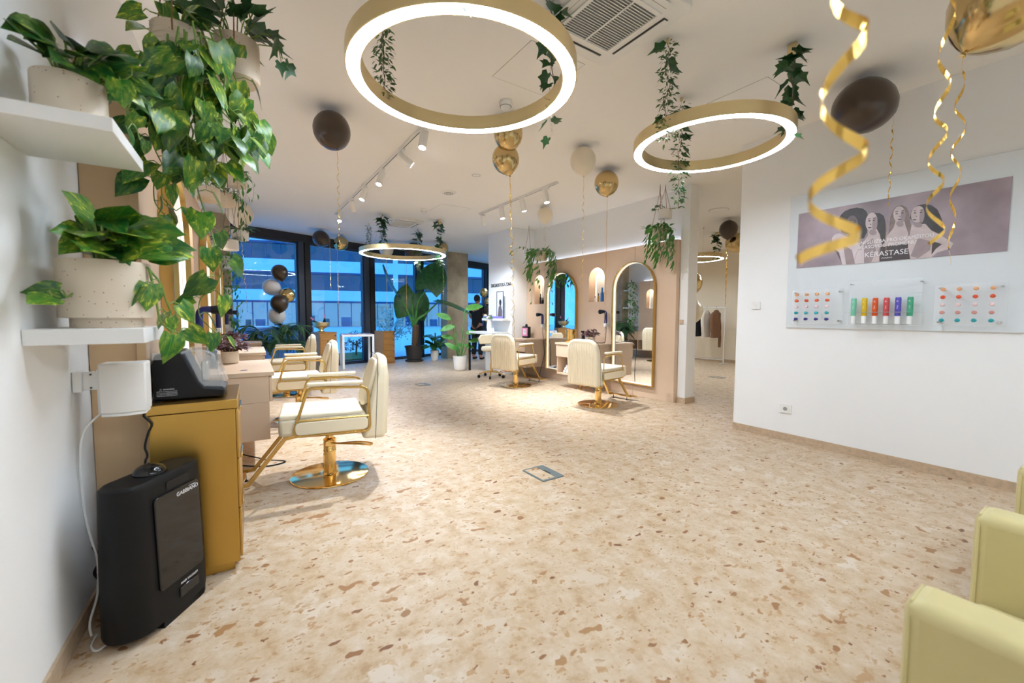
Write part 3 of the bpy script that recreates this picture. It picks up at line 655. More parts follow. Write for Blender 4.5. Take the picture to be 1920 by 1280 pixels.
cable('console_cable', 'black cable lying on the floor under the nearest left console', [Lp(4.6, .25, .3), Lp(4.5, .4, .1), Lp(4.3, .7, .006), Lp(4.15, .85, .006), Lp(4.1, .7, .006), Lp(4.25, .5, .006)], .006, 'black')
PRINT = [('print_hair',[1.622,2.182,1.618,2.237,1.6,2.268,1.576,2.291,1.538,2.303,1.488,2.306,1.443,2.288,1.415,2.259,1.4,2.216,1.398,2.149,1.401,2.069,1.42,2.018,1.464,2.011,1.511,2.059,1.557,2.078,1.593,2.1]),('print_cloth',[1.668,2.056,1.645,2.088,1.607,2.091,1.55,2.049,1.474,1.992,1.416,1.91,1.432,1.79,1.574,1.793,1.602,1.913,1.656,1.969]),('print_skin_dark',[1.547,2.106,1.468,2.093,1.451,2.023,1.474,1.992,1.544,2.048]),('print_skin_dark',[1.658,1.955,1.608,1.913,1.578,1.805,1.626,1.916]),('print_skin_dark',[1.47,2.156,1.472,2.131,1.478,2.11,1.489,2.095,1.502,2.088,1.517,2.09,1.532,2.102,1.544,2.121,1.553,2.145,1.557,2.172,1.555,2.197,1.549,2.219,1.538,2.234,1.524,2.24,1.509,2.237,1.495,2.225,1.482,2.206,1.474,2.182]),('print_hair_light',[1.253,2.019,1.249,2.096,1.245,2.173,1.231,2.234,1.205,2.259,1.171,2.259,1.141,2.233,1.124,2.185,1.115,2.11,1.091,2.031,1.094,1.988,1.115,1.985,1.139,2.001,1.203,2.011,1.232,2.003]),('print_skin',[1.209,2.134,1.152,2.123,1.14,2.077,1.121,2.011,1.112,1.922,1.279,1.919,1.263,2.008,1.218,2.078]),('print_line',[1.3,1.924,1.112,1.928,1.101,1.797,1.302,1.795]),('print_skin',[1.146,2.175,1.147,2.152,1.153,2.132,1.163,2.118,1.175,2.112,1.189,2.115,1.203,2.126,1.214,2.143,1.222,2.166,1.226,2.191,1.225,2.215,1.219,2.234,1.208,2.248,1.196,2.254,1.182,2.251,1.168,2.24,1.157,2.222,1.149,2.199]),('print_hair',[1.415,2.138,1.415,2.185,1.399,2.218,1.366,2.231,1.318,2.221,1.289,2.192,1.276,2.14,1.269,2.061,1.271,1.97,1.29,1.927,1.319,2.003,1.359,2.075]),('print_skin',[1.39,2.107,1.336,2.091,1.31,2.035,1.293,1.947,1.314,1.897,1.302,1.793,1.49,1.796,1.475,1.89,1.434,1.966,1.394,2.034]),('print_cloth',[1.459,1.909,1.394,1.921,1.359,1.849,1.367,1.791,1.49,1.796]),('print_skin',[1.331,2.141,1.335,2.114,1.343,2.092,1.355,2.078,1.37,2.073,1.385,2.077,1.398,2.091,1.409,2.113,1.415,2.14,1.416,2.169,1.412,2.196,1.403,2.218,1.391,2.232,1.376,2.237,1.361,2.232,1.348,2.217,1.338,2.195,1.332,2.169]),('print_hair',[1.118,2.142,1.108,2.203,1.08,2.234,1.034,2.239,0.989,2.22,0.952,2.177,0.93,2.118,0.911,2.049,0.903,1.982,0.933,1.979,0.979,2.013,1.026,2.057,1.054,2.074,1.087,2.093]),('print_skin',[1.103,2.083,1.018,2.074,0.979,2.013,0.924,1.968,0.848,1.891,0.863,1.852,0.935,1.831,0.973,1.793,1.097,1.794,1.118,1.897,1.114,1.972]),('print_line',[0.97,1.926,0.912,1.894,0.945,1.862,0.97,1.817]),('print_skin',[1.029,2.14,1.035,2.118,1.045,2.102,1.058,2.092,1.072,2.091,1.086,2.098,1.098,2.113,1.107,2.134,1.111,2.158,1.11,2.183,1.104,2.205,1.093,2.221,1.08,2.23,1.066,2.231,1.052,2.224,1.04,2.209,1.032,2.188,1.028,2.164]),('print_skin_shade',[1.33,2.127,1.333,2.097,1.341,2.076,1.351,2.07,1.36,2.082,1.366,2.107,1.368,2.139,1.364,2.17,1.356,2.19,1.347,2.196,1.337,2.184,1.331,2.159]),('print_skin_shade',[1.146,2.162,1.149,2.134,1.155,2.116,1.163,2.111,1.171,2.12,1.176,2.143,1.177,2.172,1.174,2.199,1.168,2.218,1.16,2.223,1.152,2.213,1.147,2.19]),('print_skin_shade',[1.027,2.139,1.03,2.11,1.036,2.091,1.044,2.085,1.052,2.096,1.057,2.119,1.058,2.149,1.055,2.177,1.049,2.197,1.041,2.202,1.033,2.192,1.028,2.168]),('print_skin_shade',[1.153,2.095,1.156,2.083,1.166,2.077,1.179,2.078,1.191,2.085,1.2,2.097,1.203,2.111,1.2,2.122,1.19,2.128,1.177,2.128,1.164,2.12,1.156,2.108]),('print_skin_shade',[1.331,2.052,1.335,2.04,1.345,2.033,1.359,2.033,1.373,2.041,1.383,2.053,1.386,2.067,1.382,2.079,1.371,2.086,1.357,2.086,1.343,2.078,1.334,2.066]),('print_skin_shade',[1.035,2.065,1.039,2.055,1.05,2.05,1.064,2.052,1.078,2.059,1.088,2.07,1.091,2.082,1.087,2.092,1.076,2.097,1.062,2.096,1.049,2.088,1.039,2.077]),('print_skin_shade',[1.418,1.964,1.356,2.009,1.33,1.899,1.357,1.796,1.41,1.79]),('print_skin_shade',[1.058,1.964,0.975,1.927,0.98,1.855,1.05,1.795,1.098,1.819]),('print_skin_shade',[1.576,1.986,1.505,1.921,1.477,1.794,1.545,1.794]),('print_line',[1.522,2.175,1.524,2.171,1.531,2.17,1.538,2.172,1.542,2.176,1.539,2.18,1.532,2.181,1.525,2.179]),('print_line',[1.486,2.172,1.488,2.169,1.495,2.167,1.502,2.169,1.506,2.174,1.503,2.177,1.496,2.178,1.489,2.176]),('print_line',[1.379,2.166,1.381,2.163,1.388,2.161,1.395,2.163,1.398,2.167,1.396,2.171,1.389,2.172,1.382,2.17]),('print_line',[1.348,2.164,1.35,2.161,1.356,2.16,1.362,2.161,1.365,2.165,1.363,2.169,1.357,2.17,1.351,2.168]),('print_line',[1.194,2.192,1.196,2.189,1.203,2.188,1.21,2.19,1.213,2.193,1.211,2.197,1.204,2.198,1.197,2.196]),('print_line',[1.157,2.192,1.159,2.189,1.166,2.188,1.173,2.19,1.176,2.194,1.174,2.197,1.167,2.198,1.16,2.196]),('print_line',[1.078,2.176,1.08,2.173,1.086,2.172,1.092,2.174,1.095,2.178,1.093,2.181,1.087,2.182,1.081,2.18]),('print_line',[1.04,2.174,1.043,2.171,1.049,2.17,1.055,2.171,1.059,2.175,1.056,2.179,1.05,2.18,1.043,2.178]),('print_line',[1.52,2.193,1.523,2.191,1.532,2.19,1.541,2.191,1.545,2.194,1.542,2.196,1.533,2.197,1.524,2.195]),('print_line',[1.482,2.19,1.485,2.188,1.494,2.187,1.502,2.188,1.506,2.191,1.503,2.193,1.495,2.194,1.486,2.192]),('print_line',[1.38,2.184,1.383,2.182,1.391,2.181,1.399,2.183,1.403,2.185,1.4,2.187,1.392,2.188,1.383,2.187]),('print_line',[1.345,2.183,1.347,2.181,1.355,2.18,1.362,2.181,1.366,2.184,1.363,2.186,1.356,2.187,1.348,2.185]),('print_line',[1.194,2.21,1.197,2.208,1.205,2.208,1.213,2.209,1.217,2.211,1.214,2.214,1.206,2.214,1.197,2.213]),('print_line',[1.155,2.21,1.158,2.208,1.166,2.207,1.174,2.209,1.178,2.211,1.175,2.213,1.167,2.214,1.159,2.213]),('print_line',[1.079,2.194,1.082,2.192,1.089,2.192,1.096,2.193,1.099,2.195,1.097,2.197,1.089,2.198,1.082,2.197]),('print_line',[1.039,2.193,1.041,2.19,1.049,2.19,1.057,2.191,1.06,2.193,1.057,2.196,1.05,2.196,1.042,2.195]),('print_line',[1.496,2.12,1.5,2.116,1.511,2.115,1.522,2.117,1.527,2.122,1.523,2.126,1.512,2.127,1.501,2.125]),('print_line',[1.369,2.105,1.372,2.101,1.383,2.1,1.394,2.103,1.398,2.107,1.395,2.111,1.384,2.112,1.373,2.11]),('print_line',[1.168,2.139,1.171,2.135,1.181,2.134,1.191,2.137,1.195,2.141,1.192,2.145,1.182,2.146,1.172,2.144]),('print_line',[1.073,2.119,1.076,2.115,1.085,2.114,1.094,2.117,1.099,2.121,1.095,2.125,1.086,2.125,1.077,2.123]),('print_line',[1.505,2.143,1.509,2.14,1.516,2.142,1.519,2.146,1.516,2.149,1.509,2.148]),('print_line',[1.372,2.133,1.375,2.13,1.381,2.132,1.385,2.136,1.382,2.139,1.375,2.137]),('print_line',[1.178,2.166,1.181,2.163,1.187,2.165,1.19,2.168,1.187,2.171,1.181,2.17]),('print_line',[1.07,2.145,1.073,2.143,1.078,2.144,1.081,2.148,1.079,2.15,1.073,2.149])]
pm = {}; PMATS = ['print_skin_shade', 'print_hair', 'print_cloth', 'print_skin_dark', 'print_hair_light', 'print_skin', 'print_line']
pr_ = M()
for i, (mn, c_) in enumerate(PRINT):
    x = 4.7915-.00006*i; q = [(x, c_[2*k], c_[2*k+1]) for k in range(len(c_)//2)]
    pr_.mat(PMATS.index(mn)).add(q, [tuple(range(len(q)))])
pro = pr_.obj('printed_figures', PMATS, po, smooth=0); pro['kind'] = 'stuff'
wall_text('caption_lettering', 'SALONNÍ SLUŽBA PRO OKAMŽITOU', 1.261, 1.975, .042, 'print_white', po, width=.594)
wall_text('caption_lettering', 'VLASOVOU PROMĚNU', 1.261, 1.934, .042, 'print_white', po, width=.39)
wall_text('brand_lettering', 'KÉRASTASE', 1.262, 1.862, .062, 'print_white', po, width=.292)
wall_text('city_lettering', 'PARIS', 1.252, 1.822, .016, 'print_white', po, width=.07)
def peg_panel(label, y0, y1, z0, z1, ya, yb, za, zb, cols):
    t = thing('peg_display', label, 'display', (0, 0, 0), 0, 'clear peg displays')
    M().bb(4.738, y0, z0, 4.744, y1, z1).obj('acrylic_plate', 'acrylic', t)
    for y in (y0+.03, y1-.03):
        for z in (z0+.03, z1-.03): M().cyl((4.799, y, z), (4.73, y, z), .008, None, 12).obj('standoff', 'steel', t)
    for r, cn in enumerate(cols):
        for k in range(4):
            y = yb+(ya-yb)*k/3; z = za+(zb-za)*r/4
            g_ = M().cyl((4.738, y, z), (4.712, y, z), .013, .013, 12).obj('sample_peg', cn, t)
            M().ball((4.712, y, z), .015, 12, 8, (.5, 1, 1)).obj('peg_cap', cn, g_)
peg_panel('clear display of coloured pegs on the board, with a navy bottom row', 1.535, 1.965, 1.235, 1.57, 1.916, 1.655, 1.523, 1.281, ['peg_peach', 'peg_orange', 'peg_pink', 'peg_teal', 'peg_navy'])
peg_panel('clear display of coloured pegs on the board, with a teal bottom row', .54, .925, 1.235, 1.565, .873, .609, 1.524, 1.28, ['peg_peach', 'peg_orange', 'peg_pink', 'peg_rose', 'peg_teal'])
rk = thing('tube_rack', 'clear acrylic rack with two rails holding six coloured tubes', 'rack', (0, 0, 0))
M().bb(4.742, 1.0, 1.235, 4.746, 1.49, 1.63).obj('acrylic_back', 'acrylic', rk)
for z in (1.342, 1.238):
    s_ = M(); s_.bb(4.685, .985, z, 4.741, 1.505, z+.004); s_.obj('rail', 'acrylic', rk)
    M().bb(4.683, 1.06, z, 4.685, 1.42, z+.006).obj('rail_edge', 'grey', rk)
for y in (1.48, 1.01): M().cyl((4.799, y, 1.60), (4.736, y, 1.60), .006, None, 10).obj('standoff', 'steel', rk)
for k, (cn, wd) in enumerate((('tube_mint', 'pale mint'), ('tube_yellow', 'yellow'), ('tube_orange', 'orange'), ('tube_red', 'coral red'), ('tube_violet', 'violet'), ('tube_green', 'emerald green'))):
    y = 1.445+(1.063-1.445)*k/5
    tb = thing('product_tube', wd+' product tube standing in the clear rack', 'tube', (4.712, y, 1.243), 0, 'coloured tubes in the rack')
    M().lathe([(.017, 0), (.018, .07)], 16).obj('cap', 'white_gloss', tb)
    b_ = M().lathe([(.019, .07), (.0205, .08), (.0205, .215), (.018, .228)], 16).obj('bottle', cn, tb)
    text_obj('tube_lettering', 'K', .02, 'print_white', b_, frame((-.021, 0, .195), (0, -1, 0), (0, 0, 1)), .0003)
    text_obj('tube_lettering', 'Fusio', .014, 'print_white', b_, frame((-.021, 0, .145), (0, 0, 1), (0, 1, 0)), .0003)
# socket and thermostat
so = thing('wall_socket', 'white power socket low on the right wall', 'socket', (0, 0, 0))
M().prism(rrect(1.955, .288, 2.071, .38, .006), 'x', 4.808, 4.82).obj('plate', 'white', so, bevel=.002)
M().prism([(2.013+.02*math.cos(a), .334+.02*math.sin(a)) for a in [i*PI/8 for i in range(16)]], 'x', 4.8065, 4.808).obj('insert', 'grey', so)
th = thing('thermostat', 'small white thermostat on the right wall near its edge', 'thermostat', (0, 0, 0))
M().prism(rrect(2.305, 1.385, 2.39, 1.465, .006), 'x', 4.80, 4.82).obj('housing', 'white', th, bevel=.003)
M().prism([(2.35+.02*math.cos(a), 1.425+.02*math.sin(a)) for a in [i*PI/8 for i in range(16)]], 'x', 4.798, 4.80).obj('dial', 'white_rough', th)
tag(M().bb(5.545, 3.745, 1.19, 5.567, 3.80, 1.255).obj('light_switch', 'panel', bevel=.003), 'small beige switch on the white pier', 'switch')
# ================================================================ ARMCHAIRS AT THE RIGHT
def armchair(label, x0, y1):
    """boxy upholstered armchair facing +Y, left arm at x0"""
    a = thing('armchair', label, 'armchair', (x0, y1, 0), 0, 'cream armchairs')
    W = .84
    for x in (0, W-.13):
        am = M().bb(x, -.66, .06, x+.13, 0, .70).obj('arm', 'cream_dark', a, bevel=.03, seg=4)
        M().tube([(x+.004, -.012, .10), (x+.004, -.012, .66), (x+.02, -.012, .692), (x+.11, -.012, .692), (x+.126, -.012, .66), (x+.126, -.012, .1)], .004, 6).obj('piping', 'cream_dark', am)
    M().bb(.13, -.60, .1, W-.13, -.02, .30).obj('seat_base', 'cream_dark', a, bevel=.015)
    M().bb(.135, -.55, .30, W-.135, -.01, .44).obj('seat_cushion', 'cream_dark', a, bevel=.035, seg=4)
    M().bb(.0, -.82, .06, W, -.66, .78).obj('backrest', 'cream_dark', a, bevel=.04, seg=4)
    for x in (.06, W-.06):
        for y in (-.05, -.75): M().lathe([(.014, 0), (.02, .065)], 12, (x, y, 0)).obj('leg', 'black', a)
    return a
armchair('cream boxy armchair nearest the viewer at the lower right', 1.175, .25)
armchair('cream boxy armchair behind the nearest one, at the right edge', 2.62, .24)
# ================================================================ FLOOR BOXES
def floor_box(label, x, y, w, d):
    t = thing('floor_box', label, 'floor box', (x, y, 0), 0, 'floor outlet boxes')
    M().ring(rrect(-w/2, -d/2, w/2, d/2, .012), rrect(-w/2+.018, -d/2+.024, w/2-.075, d/2-.012, .004), 'z', .0005, .006).obj('lid_frame', 'grey_metal', t)
    M().bb(-w/2+.018, -d/2+.024, .0005, w/2-.075, d/2-.012, .0035).obj('lid_inset', 'terrazzo', t)
    M().bb(w/2-.074, -.04, .0062, w/2-.06, .04, .008).obj('cable_flap', 'dark_grey', t)
floor_box('flat grey floor outlet box in the middle of the open floor', 2.09, 2.665, .22, .29)
floor_box('flat grey floor outlet box farther back, toward the tub plant', 2.93, 7.42, .22, .29)
# ================================================================ TABLE, DRAWERS, BOWL BY THE WINDOW
tb = thing('white_table', 'square white table with magazines before the window', 'table', (2.56, 10.87, 0), -.12)
M().bb(-.37, -.37, .78, .37, .37, .83).obj('tabletop', 'white', tb, bevel=.003)
for x in (-.345, .345):
    for y in (-.345, .345): M().bb(x-.025, y-.025, 0, x+.025, y+.025, .78).obj('leg', 'white', tb, bevel=.002)
random.seed(4)
for k in range(12):
    x, y = -.27+.18*(k % 4), -.22+.22*(k//4); c_, s_ = math.cos(-.12), math.sin(-.12)
    mg = M().prism(rrect(-.075, -.1, .075, .1, .003, 1), 'z', 0, .006+.002*(k % 3)).obj('magazine', ['mag_a', 'mag_b', 'mag_c'][(k*7+k//4) % 3])
    mg.location = (2.56+x*c_-y*s_, 10.87+x*s_+y*c_, .8302); mg.rotation_euler = (0, 0, -.12+random.uniform(-.25, .25))
    tag(mg, 'magazine lying on the white table by the window', 'magazine', 'magazines on the white table')
def drawers(label, x, y, w, d, h, rz):
    t = thing('drawer_cabinet', label, 'cabinet', (x, y, 0), rz, 'wooden drawer cabinets')
    M().bb(-w/2, -d/2+.012, 0, w/2, d/2, h-.02).obj('carcass', 'wood', t); M().bb(-w/2-.006, -d/2, h-.02, w/2+.006, d/2, h).obj('top', 'wood', t, bevel=.003)
    for k in range(5):
        q = M().bb(-w/2+.006, -d/2, .03+k*(h-.06)/5, w/2-.006, -d/2+.012, .02+(k+1)*(h-.06)/5).obj('drawer', 'wood', t, bevel=.003)
        M().ball((w/2-.05, -d/2-.008, .02+(k+.75)*(h-.06)/5), .012, 8, 6).obj('knob', 'black', q)
drawers('narrow wooden drawer cabinet carrying the golden bowl', 1.78, 10.72, .42, .40, .90, WT)
drawers('narrow wooden drawer cabinet right of the white table', 3.42, 11.38, .36, .40, .88, WT)
bw = tag(M().lathe([(.10, 0), (.105, .012), (.06, .03), (.05, .06), (.07, .085), (.13, .11), (.175, .16), (.19, .23), (.183, .232), (.165, .16), (.1, .11), (.001, .1)], 32).obj('champagne_bowl', 'gold_satin', loc=(1.72, 10.72, .90)), 'golden footed bowl with bottles on the wooden cabinet', 'bowl')
for k, (dx, dy, ax, ay, mt_) in enumerate(((-.05, .0, -.75, .1, 'bottle_pink'), (.07, .05, .12, .1, 'bottle_pink'))):
    b_ = thing('sparkling_bottle', ['pink capped bottle leaning out of the golden bowl to the left', 'pink capped bottle upright in the golden bowl'][k], 'bottle', (1.72+dx, 10.72+dy, 1.06), 0, 'bottles in the bowl')
    b_.rotation_euler = (0, ax, 0)
    M().lathe([(.03, 0), (.034, .08), (.02, .14), (.014, .17), (.014, .2)], 14).obj('bottle', 'black_gloss', b_); M().lathe([(.0155, .17), (.016, .24), (.014, .25)], 12).obj('foil', mt_, b_)
# ================================================================ DIAGNOSTIC ZONE
text = text_obj('wall_lettering', 'DIAGNOSTICKÁ ZÓNA', .11, 'black_matte', None, frame((5.095, 8.1, 2.0), (0, -1, 0), (0, 0, 1)), .003, width=.86)
tag(text, 'black diagnostic zone lettering on the white wall block', 'lettering')
tag(M().bb(4.88, 7.7, 1.19, 5.099, 8.6, 1.24).obj('wall_shelf', 'white', bevel=.003), 'white shelf under the diagnostic zone lettering', 'shelf')
fr = thing('picture_frame', 'framed advert standing on the diagnostic zone shelf', 'picture', (0, 0, 0))
M().ring([(7.84, 1.241), (8.12, 1.241), (8.12, 1.85), (7.84, 1.85)], [(7.855, 1.256), (8.105, 1.256), (8.105, 1.835), (7.855, 1.835)], 'x', 4.99, 5.005).obj('frame', 'frame_blue', fr)
M().bb(4.997, 7.855, 1.256, 5.003, 8.105, 1.835).obj('print', 'board', fr)
fg = M(); fg.add([(4.9965, 8.08, 1.26), (4.9965, 7.9, 1.26), (4.9965, 7.88, 1.4), (4.9965, 7.95, 1.56), (4.9965, 8.04, 1.5)], [(0, 1, 2, 3, 4)]); fg.obj('printed_figure', 'print_skin_dark', fr, smooth=0)
fg = M(); fg.add([(4.9964, 7.97+.05*math.cos(a), 1.60+.07*math.sin(a)) for a in [i*PI/8 for i in range(16)]], [tuple(range(16))]); fg.obj('printed_head', 'print_hair', fr, smooth=0)
tag(M().bb(4.93, 8.14, 1.241, 4.96, 8.34, 1.66).obj('leaflet_stand', 'acrylic', bevel=.003), 'clear leaflet stand on the diagnostic zone shelf', 'stand')
tag(M().bb(4.89, 7.75, 1.2405, 4.93, 8.55, 1.29).obj('lilac_leaflet', 'lilac'), 'lilac leaflet strip along the front of the diagnostic shelf', 'leaflet')
dk = thing('diagnostic_desk', 'white desk with slim black and gold legs under the diagnostic shelf', 'desk', (0, 0, 0))
M().bb(4.62, 7.72, .89, 5.095, 8.85, .935).obj('desktop', 'white', dk, bevel=.003)
M().bb(4.98, 7.75, .0, 5.09, 8.6, .89).obj('side_panel', 'white', dk)
for y in (8.8, 8.84): M().bb(4.66, y, 0, 4.69, y+.03, .89).obj('leg', 'black' if y < 8.83 else 'gold_frame', dk)
vs = thing('flower_vase', 'white vase of white flowers on the diagnostic desk', 'vase', (4.86, 8.22, .936))
M().lathe([(.05, 0), (.065, .1), (.05, .24), (.055, .28)], 18).obj('vase', 'white_gloss', vs)
random.seed(9)
fl = M(); lv = M()
for k in range(9):
    a = random.uniform(0, 6.28); r = random.uniform(.02, .11); z = random.uniform(.3, .42); fl.ball((r*math.cos(a), r*math.sin(a), z), .04, 8, 6, (1, 1, .6))
for k in range(6):
    a = random.uniform(0, 6.28); lv.ball((.1*math.cos(a), .1*math.sin(a), .32), .05, 6, 5, (1, .5, .3))
o_ = fl.obj('blossom', 'blossom', vs); o_['kind'] = 'stuff'; o_ = lv.obj('foliage', 'bright_leaf', vs); o_['kind'] = 'stuff'
for k in range(4):
    tag(M().lathe([(.022, 0), (.022, .07), (.012, .08), (.012, .1)], 12).obj('product_bottle', 'white_gloss', loc=(4.8, 7.95+.06*k, .936)), 'small white product bottle on the diagnostic desk', 'bottle', 'white bottles on the diagnostic desk')
st = thing('swivel_stool', 'round cream stool on gold castors behind the farther right-hand chair', 'stool', (4.50, 7.52, 0))
M().lathe([(.02, .56), (.19, .56), (.215, .58), (.22, .62), (.2, .655), (.02, .662)], 28).obj('seat', 'cream', st)
M().lathe([(.03, .12), (.03, .3), (.02, .3), (.02, .56)], 14).obj('column', 'gold', st)
M().prism([(-.17, .70), (.17, .70), (.2, .82), (.14, .90), (-.14, .90), (-.2, .82)], 'y', .19, .24).obj('backrest', 'cream', st, bevel=.02)
M().tube([(0, .12, .56), (0, .24, .58), (0, .25, .75)], .012, 6).obj('back_stem', 'gold', st)
for k in range(5):
    a = 2*PI*k/5+.3; x, y = math.cos(a), math.sin(a)
    l_ = M().tube([(.02*x, .02*y, .13), (.15*x, .15*y, .12), (.27*x, .27*y, .075)], [.018, .015, .011], 6).obj('leg', 'gold', st)
    M().cyl((.27*x-.018*y, .27*y+.018*x, .032), (.27*x+.018*y, .27*y-.018*x, .032), .031, None, 14).obj('castor', 'black', l_)
# ================================================================ SMALL THINGS ON CONSOLES AND IN NICHES
jg = thing('canister', 'black canister with pink label on the corner console', 'canister', (5.33, 7.42, .8205), .25)
M().bb(-.05, -.09, 0, .05, .09, .25).obj('body', 'black', jg, bevel=.02, seg=3); M().lathe([(.03, .25), (.03, .28), (.022, .282), (.022, .3)], 14).obj('cap', 'black', jg)
M().bb(-.0525, -.075, .04, -.0505, .075, .22).obj('label', 'pink_label', jg); M().bb(-.0535, -.04, .075, -.0526, .045, .19).obj('label_panel', 'paper', jg)
for k in range(3): M().bb(-.0542, -.03, .165-.03*k, -.0536, .03-.01*k, .172-.03*k).obj('label_line', 'dark_grey', jg)
ur = thing('gold_canister', 'polished gold lidded canister on the console end by the mirror', 'canister', (5.19, 5.81, .8205), 0)
M().lathe([(.11, 0), (.112, .05), (.1, .055), (.1, .19), (.108, .195), (.108, .235), (.1, .24), (.03, .245)], 28).obj('body', 'gold', ur)
sb = thing('spray_bottle', 'black spray bottle on the right console behind the chair', 'bottle', (5.3, 5.60, .8205))
M().lathe([(.03, 0), (.032, .1), (.02, .16), (.014, .18)], 14).obj('bottle', 'black', sb); M().bb(-.05, -.012, .18, .02, .012, .215).obj('trigger', 'black', sb, bevel=.004)
nb = [(5.60, 1.572, .018, .11, 'bottle_clear', 'bottle_blue', 'small clear bottle with blue cap at the left of the middle niche'), (5.52, 1.572, .018, .16, 'bottle_amber', 'black', 'slim amber bottle with black cap in the middle niche'),
      (5.43, 1.572, .03, .26, 'bottle_blue', 'bottle_blue', 'tall blue bottle in the middle niche'), (5.35, 1.572, .028, .27, 'bottle_amber', 'bottle_clear', 'tall pale amber bottle at the right of the middle niche'),
      (7.26, 1.572, .022, .22, 'black', 'black', 'black bottle at the left of the corner niche'), (7.19, 1.572, .02, .13, 'black', 'black', 'short black bottle in the corner niche'), (7.11, 1.572, .035, .24, 'black', 'black', 'tapered black bottle at the right of the corner niche')]
for y, z, r, h, m1, m2, lb in nb:
    b_ = thing('product_bottle', lb, 'bottle', (5.59, y, z-.011), 0, 'bottles in the wall niches')
    M().lathe([(r, 0), (r*1.03, h*.02), (r*(.95 if 'taper' not in lb else .7), h*.62), (r*.45, h*.72)], 16).obj('bottle', m1, b_); M().lathe([(r*.5, h*.72), (r*.5, h*.97), (r*.4, h)], 12).obj('cap', m2, b_)
for i, (t_, s_, h, lb) in enumerate(((4.7, .30, .17, 'black bottle on the nearest left console beside the begonia'), (4.55, .33, .16, 'shorter black bottle on the nearest left console'), (5.05, .28, .2, 'tall black bottle at the far end of the nearest left console'))):
    p_ = Lp(t_, s_, .8205); b_ = thing('product_bottle', lb, 'bottle', p_, 0, 'black bottles on the left console')
    M().lathe([(.034, 0), (.036, h*.5), (.03, h*.55), (.036, h*.6), (.034, h*.9)], 16).obj('bottle', 'black_gloss', b_); M().lathe([(.036, h*.9), (.036, h), (.02, h*1.02)], 14).obj('cap', 'black', b_)
for c_ in ((1.02, .2),):
    pass
# ================================================================ CEILING FITTINGS
def ring_pendant(label, c_, r, z, h, band, anchors, canopy=None):
    t = thing('ring_pendant', label, 'ceiling lamp', (c_[0], c_[1], z), 0, 'round ring pendant lamps'); n = 96
    def circ(q): return [(q*math.cos(2*PI*i/n), q*math.sin(2*PI*i/n)) for i in range(n)]
    M().ring(circ(r), circ(r-.006), 'z', 0, h).obj('outer_band', 'gold_satin', t)
    M().ring(circ(r-band+.006), circ(r-band), 'z', 0, h).obj('inner_band', 'gold_satin', t)
    M().ring(circ(r-.006), circ(r-band+.006), 'z', h-.006, h).obj('top_cover', 'gold_satin', t)
    M().ring(circ(r-.0061), circ(r-band+.0061), 'z', .001, .006).obj('light_diffuser', 'led', t)
    for a, b in anchors:
        d = V((a-c_[0], b-c_[1], 0)); e = d.normalized()*(r-band/2)
        M().tube([(e.x, e.y, h), (d.x, d.y, CZ-z)], .0012, 5).obj('cable', 'steel', t)
        M().lathe([(.012, CZ-z-.03), (.012, CZ-z)], 12, (d.x, d.y, 0)).obj('cable_mount', 'gold_satin', t)
    if canopy: M().bb(canopy[0]-c_[0]-.03, canopy[1]-c_[1]-.03, CZ-z-.09, canopy[0]-c_[0]+.03, canopy[1]-c_[1]+.03, CZ-z).obj('canopy', 'gold_satin', t, bevel=.004)
    return t
A1 = [(1.686, 2.10), (.80, 2.62), (.80, 1.62)]; A2 = [(2.562, 1.907), (3.347, 1.451), (3.336, 2.329)]; A3 = [(2.404, 9.012), (2.424, 8.106), (3.486, 9.045), (3.504, 7.895)]
ring_pendant('largest golden ring pendant lamp hanging nearest the viewer', (1.10, 2.134), .614, 2.57, .085, .077, A1)
ring_pendant('golden ring pendant lamp with ivy near the poster wall', (3.105, 1.912), .565, 2.60, .085, .07, A2, (3.347, 1.451))
ring_pendant('golden ring pendant lamp hanging before the window', (2.93, 8.40), .858, 2.535, .085, .075, A3, (3.504, 7.895))
ring_pendant('golden ring pendant lamp seen through the passage in the back room', (8.87, 5.68), .56, 2.6, .085, .07, [(9.27, 5.45), (8.5, 5.3), (8.8, 6.2)], (9.27, 5.45))
ring_pendant('unseen golden ring pendant lamp added behind the viewpoint', (1.1, -1.4), .614, 2.57, .085, .077, [(1.686, -1.4), (.8, -.9), (.8, -1.9)])  # added lamp out of view, extra light for the foreground
ring_pendant('unseen golden ring pendant lamp added behind the viewpoint near the right wall', (3.3, -1.4), .565, 2.6, .085, .07, [(3.8, -1.4), (3.05, -.95), (3.05, -1.85)])  # second added lamp out of view, fills the right foreground
ring_pendant('unseen golden ring pendant lamp added beyond the diagnostic wall block', (6.95, 10.35), .6, 2.6, .085, .07, [(7.45, 10.35), (6.65, 10.75), (6.65, 9.95)])  # added hidden lamp, lights the tan column and the person
ring_pendant('unseen golden ring pendant lamp added at the far side of the back room', (9.6, 7.9), .56, 2.6, .085, .07, [(10.1, 7.9), (9.35, 8.35), (9.35, 7.45)])  # added hidden lamp to brighten the back room
ring_pendant('unseen golden ring pendant lamp added deep in the back room', (8.6, 3.9), .56, 2.6, .085, .07, [(9.1, 3.9), (8.35, 4.35), (8.35, 3.45)])  # another added lamp out of sight, more light for the back room
def track(label, x, y0, y1):
    t = thing('lighting_track', label, 'track', (x, 0, 0), 0, 'ceiling lighting tracks')
    M().bb(-.018, y0, CZ-.03, .018, y1, CZ).obj('rail', 'white', t); M().bb(-.005, y0+.02, CZ-.0305, .005, y1-.02, CZ-.0295).obj('slot', 'dark_grey', t)
    M().bb(-.02, y0-.015, CZ-.034, .02, y0+.01, CZ).obj('end_cap', 'white', t); M().bb(-.02, y1-.01, CZ-.034, .02, y1+.015, CZ).obj('end_cap', 'white', t)
